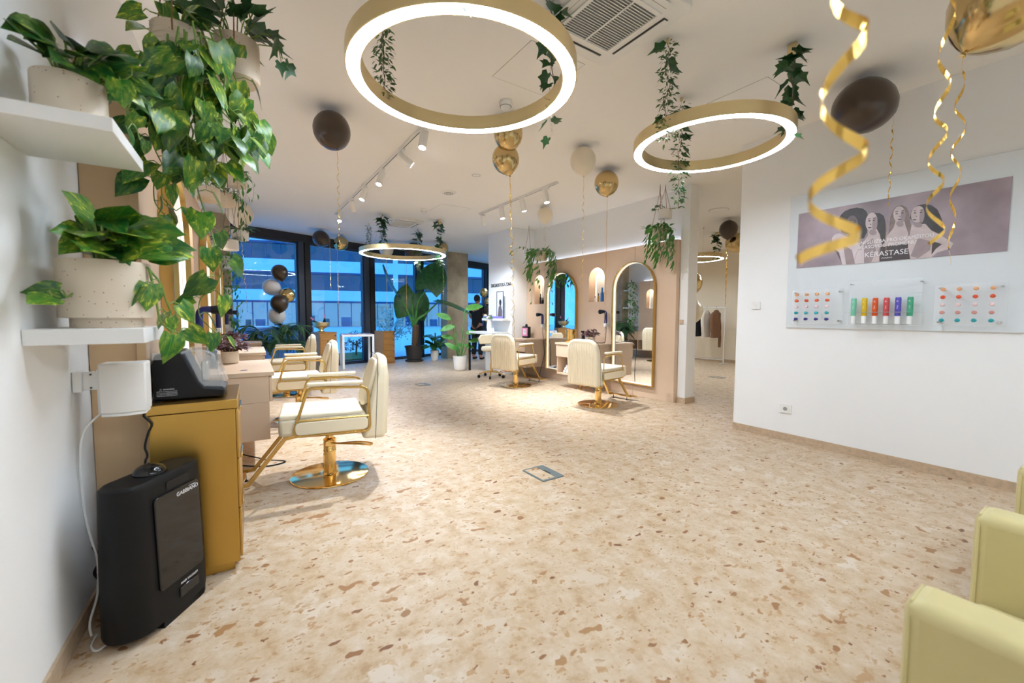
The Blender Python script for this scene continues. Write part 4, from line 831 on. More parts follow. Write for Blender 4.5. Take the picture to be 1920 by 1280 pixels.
track('longer white lighting track on the ceiling over the left chairs', 1.66, 3.95, 8.5)
track('shorter white lighting track on the ceiling over the right-hand chairs', 3.91, 4.72, 6.95)
def spot(label, x, y, aim, power, group, size=66):
    t = thing('track_spotlight', label, 'spotlight', (x, y, CZ-.031), 0, group)
    M().bb(-.02, -.07, -.03, .02, .07, 0).obj('adapter', 'white', t, bevel=.004); M().cyl((0, 0, -.03), (0, 0, -.06), .012).obj('stem', 'white', t)
    d = (V(aim)-V((x, y, CZ-.12))).normalized(); p0 = V((0, 0, -.075))-d*.05; p1 = p0+d*.19
    b = M().tube([p0, p0+d*.004, p1-d*.004, p1], [.036, .042, .042, .042], 24).obj('lamp_body', 'white', t)
    M().tube([p1+d*.0002, p1+d*.001], [.034, .034], 20).obj('lens', 'led_small' if power else 'grey', b)
    if power:
        l = bpy.data.lights.new('spot_beam', 'SPOT'); l.energy = power; l.spot_size = math.radians(size); l.spot_blend = .9; l.shadow_soft_size = .03; l.color = (.87, .95, 1.06)
        o = bpy.data.objects.new('spot_beam', l); col.objects.link(o); o.parent = t; o.location = p1+d*.02; o.rotation_mode = 'QUATERNION'; o.rotation_quaternion = d.to_track_quat('-Z', 'Y')
g1, g2 = 'spotlights on the left track', 'spotlights on the right track'
od = ['first', 'second', 'third', 'fourth', 'fifth', 'sixth']
for k, (y, aim, pw) in enumerate(((4.11, (.95, 3.45, 0), 340), (4.78, (4.4, 4.2, 1.2), 340*.5), (5.56, (.5, 4.9, 0), 340), (6.40, (.5, 6.0, 0), 340), (7.2, (2.9, 9.9, .2), 340*.9), (8.1, (1.1, 6.9, 0), 340*.9))):
    spot('white spotlight on the left track, %s from the viewer' % od[k], 1.66, y, aim, pw, g1)
for k, (y, aim, pw) in enumerate(((4.98, (4.05, 4.35, 0), 340), (5.575, (4.6, 5.3, 0), 340*.8), (6.2, (4.1, 5.7, 0), 340), (6.84, (4.95, 8.2, 1.0), 340*.7))):
    spot('white spotlight on the right track, %s from the viewer' % od[k], 3.91, y, aim, pw, g2)
def cassette(label, x, y, s):
    t = thing('air_conditioner', label, 'air conditioner', (x, y, CZ), 0, 'ceiling air conditioner cassettes'); h = s/2
    M().prism(rrect(-h, -h, h, h, .05), 'z', -.035, 0).obj('panel', 'white', t, bevel=.008)
    g = h*.64
    for a in range(4):
        R = Matrix.Rotation(a*PI/2, 4, 'Z')
        M().bb(-g*.92, g+.035, -.038, g*.92, g+.075, -.0352).xf(R).obj('air_slot', 'dark_grey', t); M().bb(-g*.9, g+.045, -.046, g*.9, g+.085, -.041).xf(R).obj('flap', 'white', t)
    M().ring(rrect(-g, -g, g, g, .02), rrect(-g+.025, -g+.025, g-.025, g-.025, .005), 'z', -.046, -.0352).obj('grille_frame', 'white', t)
    M().bb(-g+.025, -g+.025, -.0362, g-.025, g-.025, -.0352).obj('grille_recess', 'grey', t)
    sl = M(); n = 22
    for k in range(n):
        y_ = -g+.03+(2*g-.06)*k/(n-1); sl.box((0, y_, -.041), (2*g-.05, .009, .003), Matrix.Rotation(.5, 3, 'X'))
    for x_ in (-.008, g*.0): pass
    q = sl.obj('grille_slats', 'white', t); q['kind'] = 'stuff'
    M().bb(-.006, -g+.025, -.047, .006, g-.025, -.042).obj('grille_bar', 'white', t)
cassette('square air conditioner cassette in the ceiling beside the largest ring lamp', 2.05, 1.98, .74)
cassette('square air conditioner cassette in the ceiling above the window ring lamp', 2.95, 8.55, .74)
def disc(name, label, cat, x, y, prof, mt, extra=None, group=None):
    t = thing(name, label, cat, (x, y, CZ), 0, group); M().lathe(prof, 28).obj('housing', mt, t)
    for r0_, r1_, z in (extra or []):
        n = 28; M().ring([(r0_*math.cos(2*PI*i/n), r0_*math.sin(2*PI*i/n)) for i in range(n)], [(r1_*math.cos(2*PI*i/n), r1_*math.sin(2*PI*i/n)) for i in range(n)], 'z', z-.001, z).obj('vent_ring', 'dark_grey', t)
sm_ = [(.001, -.075), (.03, -.073), (.045, -.055), (.055, -.03), (.056, -.02), (.05, -.018), (.05, 0)]
disc('smoke_detector', 'white smoke detector above the paired gold balloons', 'smoke detector', 2.091, 3.252, sm_, 'white', [(.0525, .048, -.047)], 'ceiling detectors')
disc('smoke_detector', 'white smoke detector before the window ring lamp', 'smoke detector', 2.928, 7.273, sm_, 'white', [(.0525, .048, -.047)], 'ceiling detectors')
disc('air_diffuser', 'round white ceiling vent between the lighting tracks', 'vent', 2.847, 6.064, [(.001, -.02), (.06, -.022), (.1, -.02), (.125, -.004), (.125, 0)], 'white', [(.10, .092, -.0185), (.07, .062, -.0225), (.04, .032, -.0215)])
disc('ceiling_speaker', 'flat round ceiling speaker between the two large ring lamps and the vent', 'speaker', 2.822, 5.125, [(.001, -.006), (.07, -.006), (.075, 0)], 'white', [(.055, .052, -.0062)])
disc('ceiling_speaker', 'flat round ceiling fitting seen through the passage', 'speaker', 7.321, 4.284, [(.001, -.012), (.16, -.012), (.17, 0)], 'ceil', [(.165, .15, -.0105)])
def access(label, x0, y0, x1, y1):
    o = M().bb(x0, y0, CZ-.002, x1, y1, CZ-.0005).obj('access_panel', 'ceil'); struct(o, label, 'ceiling hatch'); o.name = 'trim_%d' % (20+len([1 for q in bpy.data.objects if q.name.startswith('trim_2') and len(q.name) == 7]))
    M().ring([(x0-.003, y0-.003), (x1+.003, y0-.003), (x1+.003, y1+.003), (x0-.003, y1+.003)], [(x0, y0), (x1, y0), (x1, y1), (x0, y1)], 'z', CZ-.0015, CZ-.0005).obj('hatch_joint', 'grey', o)
access('flush ceiling hatch inside the largest ring lamp', 1.79, 2.45, 2.29, 2.98); access('flush ceiling hatch beyond the second ring lamp', 3.62, 1.75, 4.15, 2.28); access('flush ceiling hatch near the window', 3.05, 6.75, 3.6, 7.3)
# ================================================================ BALLOONS
def ribbon_mesh(pts, w):
    m = M(); n = len(pts); vs = []
    for i, p in enumerate(pts):
        t = (V(pts[min(i+1, n-1)])-V(pts[max(i-1, 0)])); t.normalize()
        s = V((0, 0, 1))-t*t.z; s = s.normalized() if s.length > .2 else V((1, 0, 0)); vs += [V(p)+s*w/2, V(p)-s*w/2]
    return m.add(vs, [(2*i, 2*i+1, 2*i+3, 2*i+2) for i in range(n-1)])
def wave(pts, amp):
    """curl through the side points: eased sideways, bulging in depth alternately"""
    out = []
    for i in range(len(pts)-1):
        a, b = V(pts[i]), V(pts[i+1]); d = (b-a); n_ = V((-d.y, d.x, 0)); n_ = n_.normalized() if n_.length > 1e-6 else V((0, 1, 0))
        if d.x < 0: n_ = -n_
        for j in range(10):
            t = j/10; e = (1-math.cos(PI*t))/2; out.append((a.x+d.x*e, a.y+d.y*e, 0)) if False else out.append(tuple(V((a.x+d.x*e, a.y+d.y*e, a.z+d.z*t))+n_*amp*math.sin(PI*t)*(1 if i % 2 else -1)))
    return out+[tuple(pts[-1])]
def curl(p, z1, amp, pitch, seed, drift=(0, 0)):
    random.seed(seed); L_ = p[2]-z1; n = max(12, int(L_/pitch*12)); out = []; ph = random.uniform(0, 6)
    for i in range(n+1):
        k = i/n; a = ph+2*PI*k*L_/pitch; e = amp*min(1, k*3)*(.6+.4*math.sin(3*k+ph)); out.append((p[0]+drift[0]*k+e*math.cos(a), p[1]+drift[1]*k+e*math.sin(a), p[2]-L_*k))
    return out
bprof = [(0, 1.0), (.26, .965), (.5, .866), (.707, .707), (.866, .5), (.966, .26), (1, 0), (.975, -.26), (.88, -.55), (.70, -.82), (.48, -1.02), (.25, -1.17), (.09, -1.25), (.045, -1.27)]
bprof = [(max(r, .0005), z) for r, z in reversed(bprof)]
BM = {}
for cn in ('brown', 'gold', 'cream', 'white'):
    BM[cn] = M().lathe(bprof, 28, cap=False).mesh('balloon_skin', 'balloon_'+cn)
KM = {cn: M().lathe([(.075, -1.345), (.05, -1.30), (.028, -1.285), (.05, -1.262)], 10).mesh('knot', 'balloon_'+cn) for cn in BM}
def balloon(label, c_, r, cn, knot=(0, 0, -1), rib=None, w=.0055, rmat='ribbon', group='party balloons', sz=1.0):
    t = thing('balloon', label, 'balloon', c_, 0, group); k = V(knot).normalized(); q = (-k).to_track_quat('Z', 'Y').to_matrix().to_4x4()@Matrix.Diagonal((r, r, r*sz, 1))
    inst('skin', BM[cn], t, q); inst('knot', KM[cn], t, q)
    if rib:
        P0 = V(c_)+k*r*1.3*sz
        for i, rb in enumerate(rib):
            pts = [V(x)-V(c_) for x in (curl(P0, *rb) if not isinstance(rb[0], tuple) else wave(rb, .016))]
            ribbon_mesh(pts, w).obj('ribbon', rmat, t, smooth=0)
    return t
balloon('brown balloon on the ceiling left of the largest ring lamp, seen from below', (.819, 4.284, 3.03), .165, 'brown', (.12, -.35, -.8), [(1.94, .012, .11, 1)])
balloon('chrome gold balloon, lower of the pair under the smoke detector', (2.297, 3.571, 2.86), .134, 'gold', (.25, -.1, -1), [(1.2, .02, .16, 2, (.04, 0)), (1.04, .02, .17, 3, (.1, .05))])
balloon('chrome gold balloon, upper of the pair under the smoke detector', (2.268, 3.479, 3.06), .14, 'gold', (0, 0, -1))
balloon('pale cream balloon on the ceiling left of the small gold one', (3.339, 3.575, 3.06), .143, 'cream', (0, -.1, -1), [(1.32, .016, .16, 4)])
balloon('gold balloon on the ceiling above the farther right-hand mirror', (4.112, 3.952, 3.04), .156, 'gold', (-.2, -.3, -1), [(1.05, .014, .2, 5)])
balloon('small pale cream balloon on the ceiling beside the right track', (4.58, 5.84, 3.065), .135, 'cream', (0, -.1, -1), [(2.35, .014, .14, 6)])
balloon('large brown balloon on the ceiling above the poster board', (4.254, 1.318, 2.99), .205, 'brown', (.83, -.5, -.12), [(1.84, .014, .13, 7)], .009)
balloon('large chrome gold balloon cut by the top right corner', (3.30, .42, 2.93), .24, 'gold', (-.25, .5, -.8), [(1.58, .03, .24, 8)], .012)
balloon('gold balloon trailing the nearest thick curling gold ribbon', (.55, .18, 3.0), .17, 'gold', (0, 0, -1), [[(.55, .18, 2.78), (.54, .16, 2.2), (.55, .19, 1.80), (.525, .191, 1.655), (.552, .173, 1.602), (.52, .194, 1.536), (.558, .169, 1.479), (.512, .199, 1.430), (.555, .170, 1.390), (.503, .205, 1.360)]], .011)
balloon('gold balloon trailing a wavy gold ribbon before the poster', (1.53, .30, 3.02), .17, 'gold', (0, 0, -1), [[(1.53, .30, 2.8), (1.54, .30, 2.3), (1.529, .302, 2.098), (1.514, .311, 1.994), (1.528, .30, 1.91), (1.511, .313, 1.838), (1.529, .298, 1.785), (1.505, .318, 1.718), (1.529, .30, 1.664), (1.505, .316, 1.605), (1.540, .295, 1.54), (1.51, .312, 1.49)]], .009)
balloon('dark brown balloon on the ceiling at the window post', (1.688, 10.3, 3.02), .176, 'brown', (.7, -.4, -.5), [(1.9, .01, .15, 9)])
balloon('gold balloon with a curled ribbon near the window post', (2.211, 10.75, 3.03), .164, 'gold', (-.5, -.3, -.9), [(1.18, .012, .14, 10)], .008)
balloon('cream balloon behind the left of the window ring lamp', (3.333, 10.85, 3.01), .18, 'cream', (0, 0, -1), [(1.38, .012, .13, 11)], .009)
balloon('brown balloon behind the middle of the window ring lamp', (3.95, 10.55, 2.97), .22, 'brown', (-.6, 0, -.6), [(1.4, .012, .13, 12)], .009)
balloon('gold balloon behind the right of the window ring lamp', (4.60, 10.15, 3.06), .14, 'gold', (0, 0, -1), [(1.46, .012, .12, 13)], .009)
balloon('large cream balloon on the ceiling above the window hanging pots', (.145, 8.476, 2.995), .2, 'cream', (0, 0, -1), [(1.34, .014, .16, 14, (.06, 0))], .008)
gb = 'balloon bunch before the window'
balloon('brown balloon at the top of the bunch before the window', (.811, 9.80, 2.174), .155, 'brown', (.2, 0, -1), None, group=gb)
balloon('white balloon at the left of the bunch before the window', (.665, 9.90, 1.87), .165, 'white', (.8, 0, -.7), None, group=gb)
balloon('gold balloon at the right of the bunch before the window', (.945, 9.80, 1.71), .15, 'gold', (-.6, 0, -.8), None, group=gb)
balloon('lower brown balloon at the front of the bunch before the window', (.775, 9.60, 1.54), .165, 'brown', (0, 0, -1), [(.6, .012, .14, 15)], group=gb, rmat='ribbon_white')
balloon('white balloon at the foot of the bunch before the window', (.745, 9.85, 1.30), .165, 'white', (0, 0, -1), None, group=gb)
gr = 'balloons in the back room'
balloon('dark brown balloon on the back room ceiling', (8.143, 4.556, 3.02), .168, 'brown', (-.1, 0, -1), [(1.5, .02, .12, 16), (1.55, .02, .13, 17), (1.7, .02, .12, 18)], .012, group=gr)
balloon('gold balloon beside the brown one on the back room ceiling', (8.55, 4.60, 2.80), .2, 'gold', (-1, .3, -.2), None, group=gr)
balloon('pale balloon half hidden by the wall edge in the back room', (8.75, 4.75, 3.0), .19, 'cream', (0, 0, -1), None, group=gr)
balloon('gold balloon beside the white pier in the passage', (6.80, 4.45, 1.90), .19, 'gold', (-.2, 0, -1), [(.3, .01, .2, 51)], group=gr)
balloon('cream balloon beside the white pier, under the gold one', (6.80, 4.44, 1.40), .21, 'cream', (-.5, 0, -1), [(.02, .01, .2, 52)], group=gr)
balloon('gold balloon lying on the floor behind the white pier', (5.93, 3.97, .135), .125, 'gold', (-.7, 0, .2), None, group=gr)
# ================================================================ PLANTS
def leaf_mesh(name, mt, kind, fold=.12, droop=.25):
    if kind == 'ivy':
        o = [(0, -.05), (.22, -.2), (.42, -.02), (.34, .18), (.5, .45), (.24, .5), (.14, .62), (0, 1.), (-.14, .62), (-.24, .5), (-.5, .45), (-.34, .18), (-.42, -.02), (-.22, -.2)]
        vs = [(0, .3, -.03)]+[(x, y, fold*abs(x)-droop*.4*max(0, y)**2) for x, y in o]; n = len(o)
        return M().add(vs, [(0, 1+i, 1+(i+1) % n) for i in range(n)]).mesh(name, mt, 60)
    prof = {'heart': [(0, .02, -.0), (.0, .30, -.11), (.16, .40, .0), (.36, .41, .0), (.58, .31, 0), (.80, .15, 0), (.93, .05, 0), (1., .004, 0)],
            'lance': [(0, .015, 0), (.12, .10, 0), (.3, .17, 0), (.5, .18, 0), (.7, .14, 0), (.88, .06, 0), (1, .004, 0)],
            'big': [(0, .03, 0), (0., .33, -.16), (.1, .43, -.06), (.3, .46, 0), (.5, .42, 0), (.7, .31, 0), (.86, .17, 0), (.95, .07, 0), (1, .004, 0)],
            'thin': [(0, .01, 0), (.15, .035, 0), (.5, .04, 0), (.8, .022, 0), (1, .002, 0)],
            'paddle': [(0, .015, 0), (.08, .10, 0), (.25, .20, 0), (.5, .23, 0), (.75, .18, 0), (.92, .08, 0), (1, .004, 0)]}[kind]
    vs = []; fs = []
    for t, hw, back in prof:
        for k in (-1, -.5, 0, .5, 1):
            x = hw*k; vs.append((x, t+back*abs(k), fold*abs(x)*(1.4-abs(k)*.6)-droop*t*t-(.05*abs(k)**3 if kind == 'big' else .02*abs(k)**2)))
    for i in range(len(prof)-1):
        for j in range(4): a = i*5+j; fs.append((a, a+1, a+6, a+5))
    return M().add(vs, fs).mesh(name, mt, 80)
LM = {'pothos': [leaf_mesh('leaf', 'pothos', 'heart', f, d) for f, d in ((.15, .2), (.35, .35), (.05, .12))], 'pothos_dark': [leaf_mesh('leaf', 'pothos_dark', 'heart', f, d) for f, d in ((.2, .2), (.4, .3), (.1, .1))],
      'ivy': [leaf_mesh('leaf', 'ivy', 'ivy', f, d) for f, d in ((.2, .2), (.35, .5))], 'big': [leaf_mesh('leaf', 'dark_leaf', 'big', .10, .18)], 'paddle': [leaf_mesh('leaf', 'bright_leaf', 'paddle', .2, .3)],
      'palm': [leaf_mesh('leaf', 'palm_leaf', 'thin', .1, .3)], 'lance': [leaf_mesh('leaf', 'dark_leaf', 'lance', .2, .3)], 'bright': [leaf_mesh('leaf', 'bright_leaf', 'lance', .2, .4)], 'begonia': [leaf_mesh('leaf', 'begonia', 'heart', .2, .3)]}
def lm(p, d, n, s):
    y = V(d).normalized(); n = V(n); z = n-y*n.dot(y); z = z.normalized() if z.length > 1e-4 else y.orthogonal().normalized(); x = y.cross(z)
    return Matrix(((x.x*s, y.x*s, z.x*s, p[0]), (x.y*s, y.y*s, z.y*s, p[1]), (x.z*s, y.z*s, z.z*s, p[2]), (0, 0, 0, 1)))
def rnd(a=1): return V((random.uniform(-a, a), random.uniform(-a, a), random.uniform(-a, a)))
LIGHTDIR = V((.45, -.62, .55))     # the room side, where leaves turn to
def vines(par, vl, kind, size, seed, step=.075, r=.004, stem='stem', org=V((0, 0, 0)), hint=LIGHTDIR, down=.75, dark=.4):
    random.seed(seed)
    for pts in vl:
        P = [p-org for p in spline([V(p) for p in pts], 6)]
        M().tube(P, [r*(1-.5*i/len(P)) for i in range(len(P))], 6).obj('vine', stem, par)
        acc = step*.5; side = random.choice((-1, 1)); pet = M()
        for i in range(1, len(P)):
            acc += (P[i]-P[i-1]).length
            last = i == len(P)-1
            if acc >= step or last:
                acc = 0; side = -side; tg = (P[i]-P[i-1]).normalized()
                across = tg.cross(hint).normalized()*side
                s = size*random.uniform(.68, 1.12)*(.75 if last else 1)
                pd = (across*.9+tg*.4+hint*.35+rnd(.35)).normalized(); q = P[i]+pd*s*random.uniform(.35, .6)
                pet.tube([P[i], (P[i]+q)/2+V((0, 0, .012)), q], r*.5, 5)
                d = (across*random.uniform(.1, .8)+V((0, 0, -down))+tg*.25+rnd(.4)).normalized() if not last else (tg+V((0, 0, -.4))).normalized()
                k = 'pothos_dark' if kind == 'pothos' and random.random() < dark else kind
                inst('leaf', random.choice(LM[k]), par, lm(q, d, hint+rnd(.55), s))
        o = pet.obj('petiole', stem, par); o['kind'] = 'stuff'
def tuft(par, kind, n, size, seed, spread, h, c_=(0, 0, 0), hint=V((0, 0, 1)), r=.003, out=1.0, stem='stem', az=(0, 6.283), dark=.3):
    """leaves rising from a pot mouth"""
    random.seed(seed); pet = M()
    for i in range(n):
        a = random.uniform(*az); e = random.uniform(.25, 1); b = V(c_)+V((math.cos(a), math.sin(a), 0))*spread*.45*e
        q = b+V((math.cos(a)*spread*e*out, math.sin(a)*spread*e*out, h*random.uniform(.35, 1)*(1.25-.6*e))); d = (V((math.cos(a), math.sin(a), 0))*(.5+e)+V((0, 0, random.uniform(-.5, .5)))+rnd(.2)).normalized()
        pet.tube([b, (b+q)/2+V((0, 0, .02)), q], r, 5); k = 'pothos_dark' if kind == 'pothos' and random.random() < dark else kind
        inst('leaf', random.choice(LM[k]), par, lm(q, d, hint+LIGHTDIR*.5+rnd(.4), size*random.uniform(.7, 1.1)))
    o = pet.obj('petiole', stem, par); o['kind'] = 'stuff'
def foliage(par, n, size, seed, fn, mt, kind='lance', name='foliage'):
    """many small leaves in one mesh"""
    random.seed(seed); src = LM[kind][0]; V0 = [v.co.copy() for v in src.vertices]; F0 = [tuple(p.vertices) for p in src.polygons]; m = M()
    for i in range(n):
        p, d, nn = fn(i/n); mm = lm(p, d, nn, size*random.uniform(.7, 1.2)); m.add([mm@v for v in V0], F0)
    o = m.obj(name, mt, par, smooth=80); o['kind'] = 'stuff'; return o
def pot(par, r, h, mt, z=0, foot=0, c_=(0, 0), taper=1.0, name='pot'):
    x, y = c_
    pr_ = [(r*.78*taper, 0), (r*.78*taper, h*.14), (r*taper, h*.15)] if foot else [(r*.8*taper, 0), (r*.97*taper, h*.06), (r*taper, h*.14)]
    p = M().lathe(pr_+[(r, h*.97), (r*.985, h), (r*.94, h), (r*.93, h*.86)], 36, (x, y, z)).obj(name, mt, par)
    M().lathe([(.001, h*.86), (r*.935, h*.86)], 24, (x, y, z), cap=False).obj('soil', 'soil', p)
    return p
def cords(par, r, h, top, n=3, mt='rope', k=.6, ph=.4):
    for i in range(n):
        a = 2*PI*i/n+ph; x, y = r*1.01*math.cos(a), r*1.01*math.sin(a)
        M().tube([(x, y, h*.8), (x, y, h), (x*.06, y*.06, h+(top-h)*k), (0, 0, top)], .003, 5).obj('cord', mt, par)
VA = [[(-0.179,2.404,2.565),(-0.19,2.391,2.569),(-0.222,2.392,2.579),(-0.254,2.393,2.581)],
      [(-0.112,2.359,2.543),(-0.066,2.348,2.509),(-0.049,2.357,2.439),(-0.033,2.366,2.357),(-0.023,2.38,2.248),(0.028,2.366,2.18),(0.075,2.354,2.101)],
      [(-0.194,2.353,2.52),(-0.208,2.373,2.438),(-0.233,2.4,2.31),(-0.268,2.433,2.18),(-0.283,2.453,2.093),(-0.249,2.441,1.982),(-0.21,2.424,1.916)],
      [(-0.152,2.265,2.488),(-0.17,2.3,2.393),(-0.164,2.318,2.273),(-0.151,2.332,2.172),(-0.122,2.336,2.09),(-0.17,2.39,2.006),(-0.229,2.452,1.966),(-0.253,2.49,1.843),(-0.205,2.481,1.776)],
      [(-0.092,2.406,2.564),(-0.056,2.398,2.457),(-0.035,2.4,2.324),(-0.053,2.428,2.211),(-0.084,2.464,2.133),(-0.109,2.497,2.028),(-0.124,2.524,1.909),(-0.098,2.522,1.787),(-0.074,2.522,1.688),(-0.054,2.524,1.587),(-0.043,2.534,1.511),(-0.079,2.574,1.432),(-0.135,2.627,1.379),(-0.144,2.649,1.299),(-0.106,2.639,1.239),(-0.055,2.622,1.184)],
      [(-0.078,2.456,2.596),(-0.042,2.457,2.466),(0.006,2.448,2.369),(0.039,2.45,2.281),(0.064,2.458,2.178),(0.092,2.463,2.136)],
      [(-0.135,2.278,2.49),(-0.132,2.296,2.36),(-0.12,2.307,2.215),(-0.076,2.296,2.133),(-0.03,2.285,2.072),(0.037,2.26,2.033)],
      [(-0.228,2.436,2.553),(-0.273,2.486,2.474),(-0.303,2.526,2.392),(-0.333,2.567,2.355)],
      [(-0.125,2.247,2.466),(-0.14,2.257,2.318),(-0.173,2.28,2.167),(-0.231,2.318,2.113),(-0.302,2.366,2.097)],
      [(-0.081,2.278,2.499),(-0.078,2.276,2.324),(-0.098,2.289,2.191),(-0.133,2.313,2.102),(-0.142,2.319,2.013),(-0.106,2.295,1.968),(-0.062,2.266,1.945)],
      [(-0.126,2.428,2.564),(-0.112,2.404,2.349),(-0.046,2.345,2.228),(-0.009,2.306,2.13),(0.038,2.259,2.074)],
      [(-0.151,2.241,2.453),(-0.184,2.263,2.306),(-0.198,2.272,2.179),(-0.174,2.256,2.093),(-0.103,2.209,2.007)]]
V1 = [[(-0.361,1.948,2.034),(-0.306,1.931,2.034),(-0.266,1.923,2.025),(-0.282,1.953,1.98),(-0.26,1.958,1.943),(-0.254,1.973,1.91)],
      [(-0.39,1.944,2.057),(-0.334,1.906,2.04),(-0.275,1.867,2.057),(-0.249,1.849,2.074)]]
V2 = [[(-.47,2.155,1.46),(-.465,2.12,1.43),(-.46,2.08,1.385),(-.475,2.02,1.355),(-.495,1.95,1.37)],
      [(-0.272,2.129,1.483),(-0.236,2.137,1.424),(-0.224,2.161,1.362),(-0.209,2.183,1.299)],
      [(-0.264,2.124,1.473),(-0.25,2.133,1.361),(-0.242,2.145,1.277),(-0.219,2.148,1.245),(-0.186,2.144,1.224)]]
# --- plants on the two near shelves
p = Lp(1.93, .158, 1.8725); t = thing('potted_pothos', 'trailing pothos in the smaller cream planter on the highest shelf', 'potted plant', p)
pot(t, .088, .165, 'pot_cream', foot=1)
tuft(t, 'pothos_dark', 40, .105, 3, .10, .13, (0, 0, .15), V((.3, -.8, .2)), out=.9, az=(-2.0, 1.9))
vines(t, V1, 'pothos', .085, 11, .05, .0035, org=V(p), down=.3)
p = Lp(2.18, .165, 1.2505); t = thing('potted_pothos', 'variegated pothos in the large cream planter on the lower shelf', 'potted plant', p)
pot(t, .132, .245, 'pot_cream', foot=1)
tuft(t, 'pothos', 58, .145, 5, .13, .20, (0, 0, .22), V((.1, -1.0, .5)), out=.8, r=.004, dark=.15, az=(-2.1, 2.0))
vines(t, V2, 'pothos', .115, 12, .10, .005, org=V(p), down=.6, dark=.1)
# --- hanging pots near the left wall
def hung(label, c_, r, h, mt, ncord=3, k=.6, foot=0, cord='rope'):
    """c_ : centre of the pot"""
    b = (c_[0], c_[1], c_[2]-h/2); t = thing('hanging_plant', label, 'hanging plant', b, 0, 'plants hanging from the ceiling')
    pot(t, r, h, mt, foot=foot); cords(t, r, h, CZ-b[2], ncord, cord, k); return t, V(b)
t, b = hung('large pothos in a ribbed cream pot hanging nearest, trailing long vines', (-.165, 2.42, 2.425), .098, .24, 'pot_cream', 3, .85)
for k in range(7): M().lathe([(.0985, .07+.022*k), (.1, .075+.022*k), (.0985, .08+.022*k)], 36, cap=False).obj('pot_rib', 'pot_cream', t)
random.seed(77)
VX = [[tuple(V(p)+V((.03, -.03, .02))*j+V((random.uniform(-.015, .015), random.uniform(-.02, .02), 0))) for p in VA[i][:9]] for i, j in ((1, 1), (3, -1), (5, 1.6), (6, 1), (10, -1.2), (9, -1))]
vines(t, VA+VX, 'pothos', .128, 21, .075, .0045, org=b)
tuft(t, 'pothos', 10, .12, 6, .1, .08, (0, 0, .23), V((.2, -.6, .5)))
t, b = hung('split-leaf plant in a smooth cream pot hanging beside the large pothos', (.055, 2.545, 2.545), .096, .2, 'pot_cream', 3, .8)
tuft(t, 'ivy', 22, .13, 8, .13, .14, (0, 0, .17), V((.3, -.7, .4)), out=1.1, r=.003)
vines(t, [[(.10, 2.50, 2.65), (.17, 2.46, 2.68), (.22, 2.44, 2.63), (.24, 2.43, 2.53)], [(.0, 2.5, 2.66), (.02, 2.47, 2.76), (.06, 2.45, 2.80)]], 'ivy', .11, 31, .05, .003, org=b)
def hang_vines(b, r, h, n, lo, hi, seed, out=.1, az=(0, 6.283)):
    random.seed(seed); vl = []
    for i in range(n):
        a = random.uniform(*az); L_ = random.uniform(lo, hi); d = V((math.cos(a), math.sin(a), 0)); o = random.uniform(.3, 1)*out
        vl.append([b+d*r*.7+V((0, 0, h*.95)), b+d*(r+.02)+V((0, 0, h*1.08)), b+d*(r+o*.7)+V((0, 0, h*.75)), b+d*(r+o)+V((0, 0, h*.6-L_*.5)), b+d*(r+o*.9)+V((0, 0, h*.6-L_))])
    return vl
for i, (c_, r, h, L_, lb) in enumerate((((.079, 5.45, 2.726), .085, .13, .3, 'small cream pot with fern sprigs hanging farther back, rightmost of three'), ((-.165, 5.07, 2.456), .095, .13, .0, 'cream bowl pot hanging behind the pothos, leftmost of three'), ((-.03, 5.5, 2.52), .085, .13, .45, 'cream pot with trailing leaves hanging between two others'))):
    t, b = hung(lb, c_, r, h, 'pot_cream', 3, .75); tuft(t, 'lance', 26, .085, 40+i, .09, .08, (0, 0, h*.9), out=1.0, r=.002)
    if L_: vines(t, hang_vines(b, r, h, 3, L_*.5, L_, 50+i, .12, (-1.8, .6)), 'bright' if i == 0 else 'lance', .075, 60+i, .05, .002, org=b, dark=0)
for i, (c_, lb) in enumerate((((.111, 7.05, 2.405), 'white pot with fern hanging before the window, right of a pair'), ((-.011, 6.9, 2.239), 'white pot hanging before the window, left of a pair'))):
    t, b = hung(lb, c_, .105, .14, 'pot_white', 3, .75); tuft(t, 'lance', 30, .11, 70+i, .13, .1, (0, 0, .12), out=1.1, r=.002)
# --- stack of shelves by the concrete column
for i, z in enumerate((2.1805, 1.6005, .9805)):
    p = Lp(9.45, .24, z); t = thing('potted_ivy', ['trailing plant in a white pot on the uppermost column shelf', 'trailing plant in a white pot on the middle column shelf', 'trailing plant in a white pot on the lowest column shelf'][i], 'potted plant', p, 0, 'plants on the column shelves')
    pot(t, .10, .20, 'pot_white'); tuft(t, 'bright', 18, .11, 80+i, .12, .1, (0, 0, .18), r=.002)
    vines(t, hang_vines(V(p), .10, .20, 5, .3, .6, 90+i, .14, (-2.2, .8)), 'bright', .09, 95+i, .055, .0025, org=V(p), dark=0)
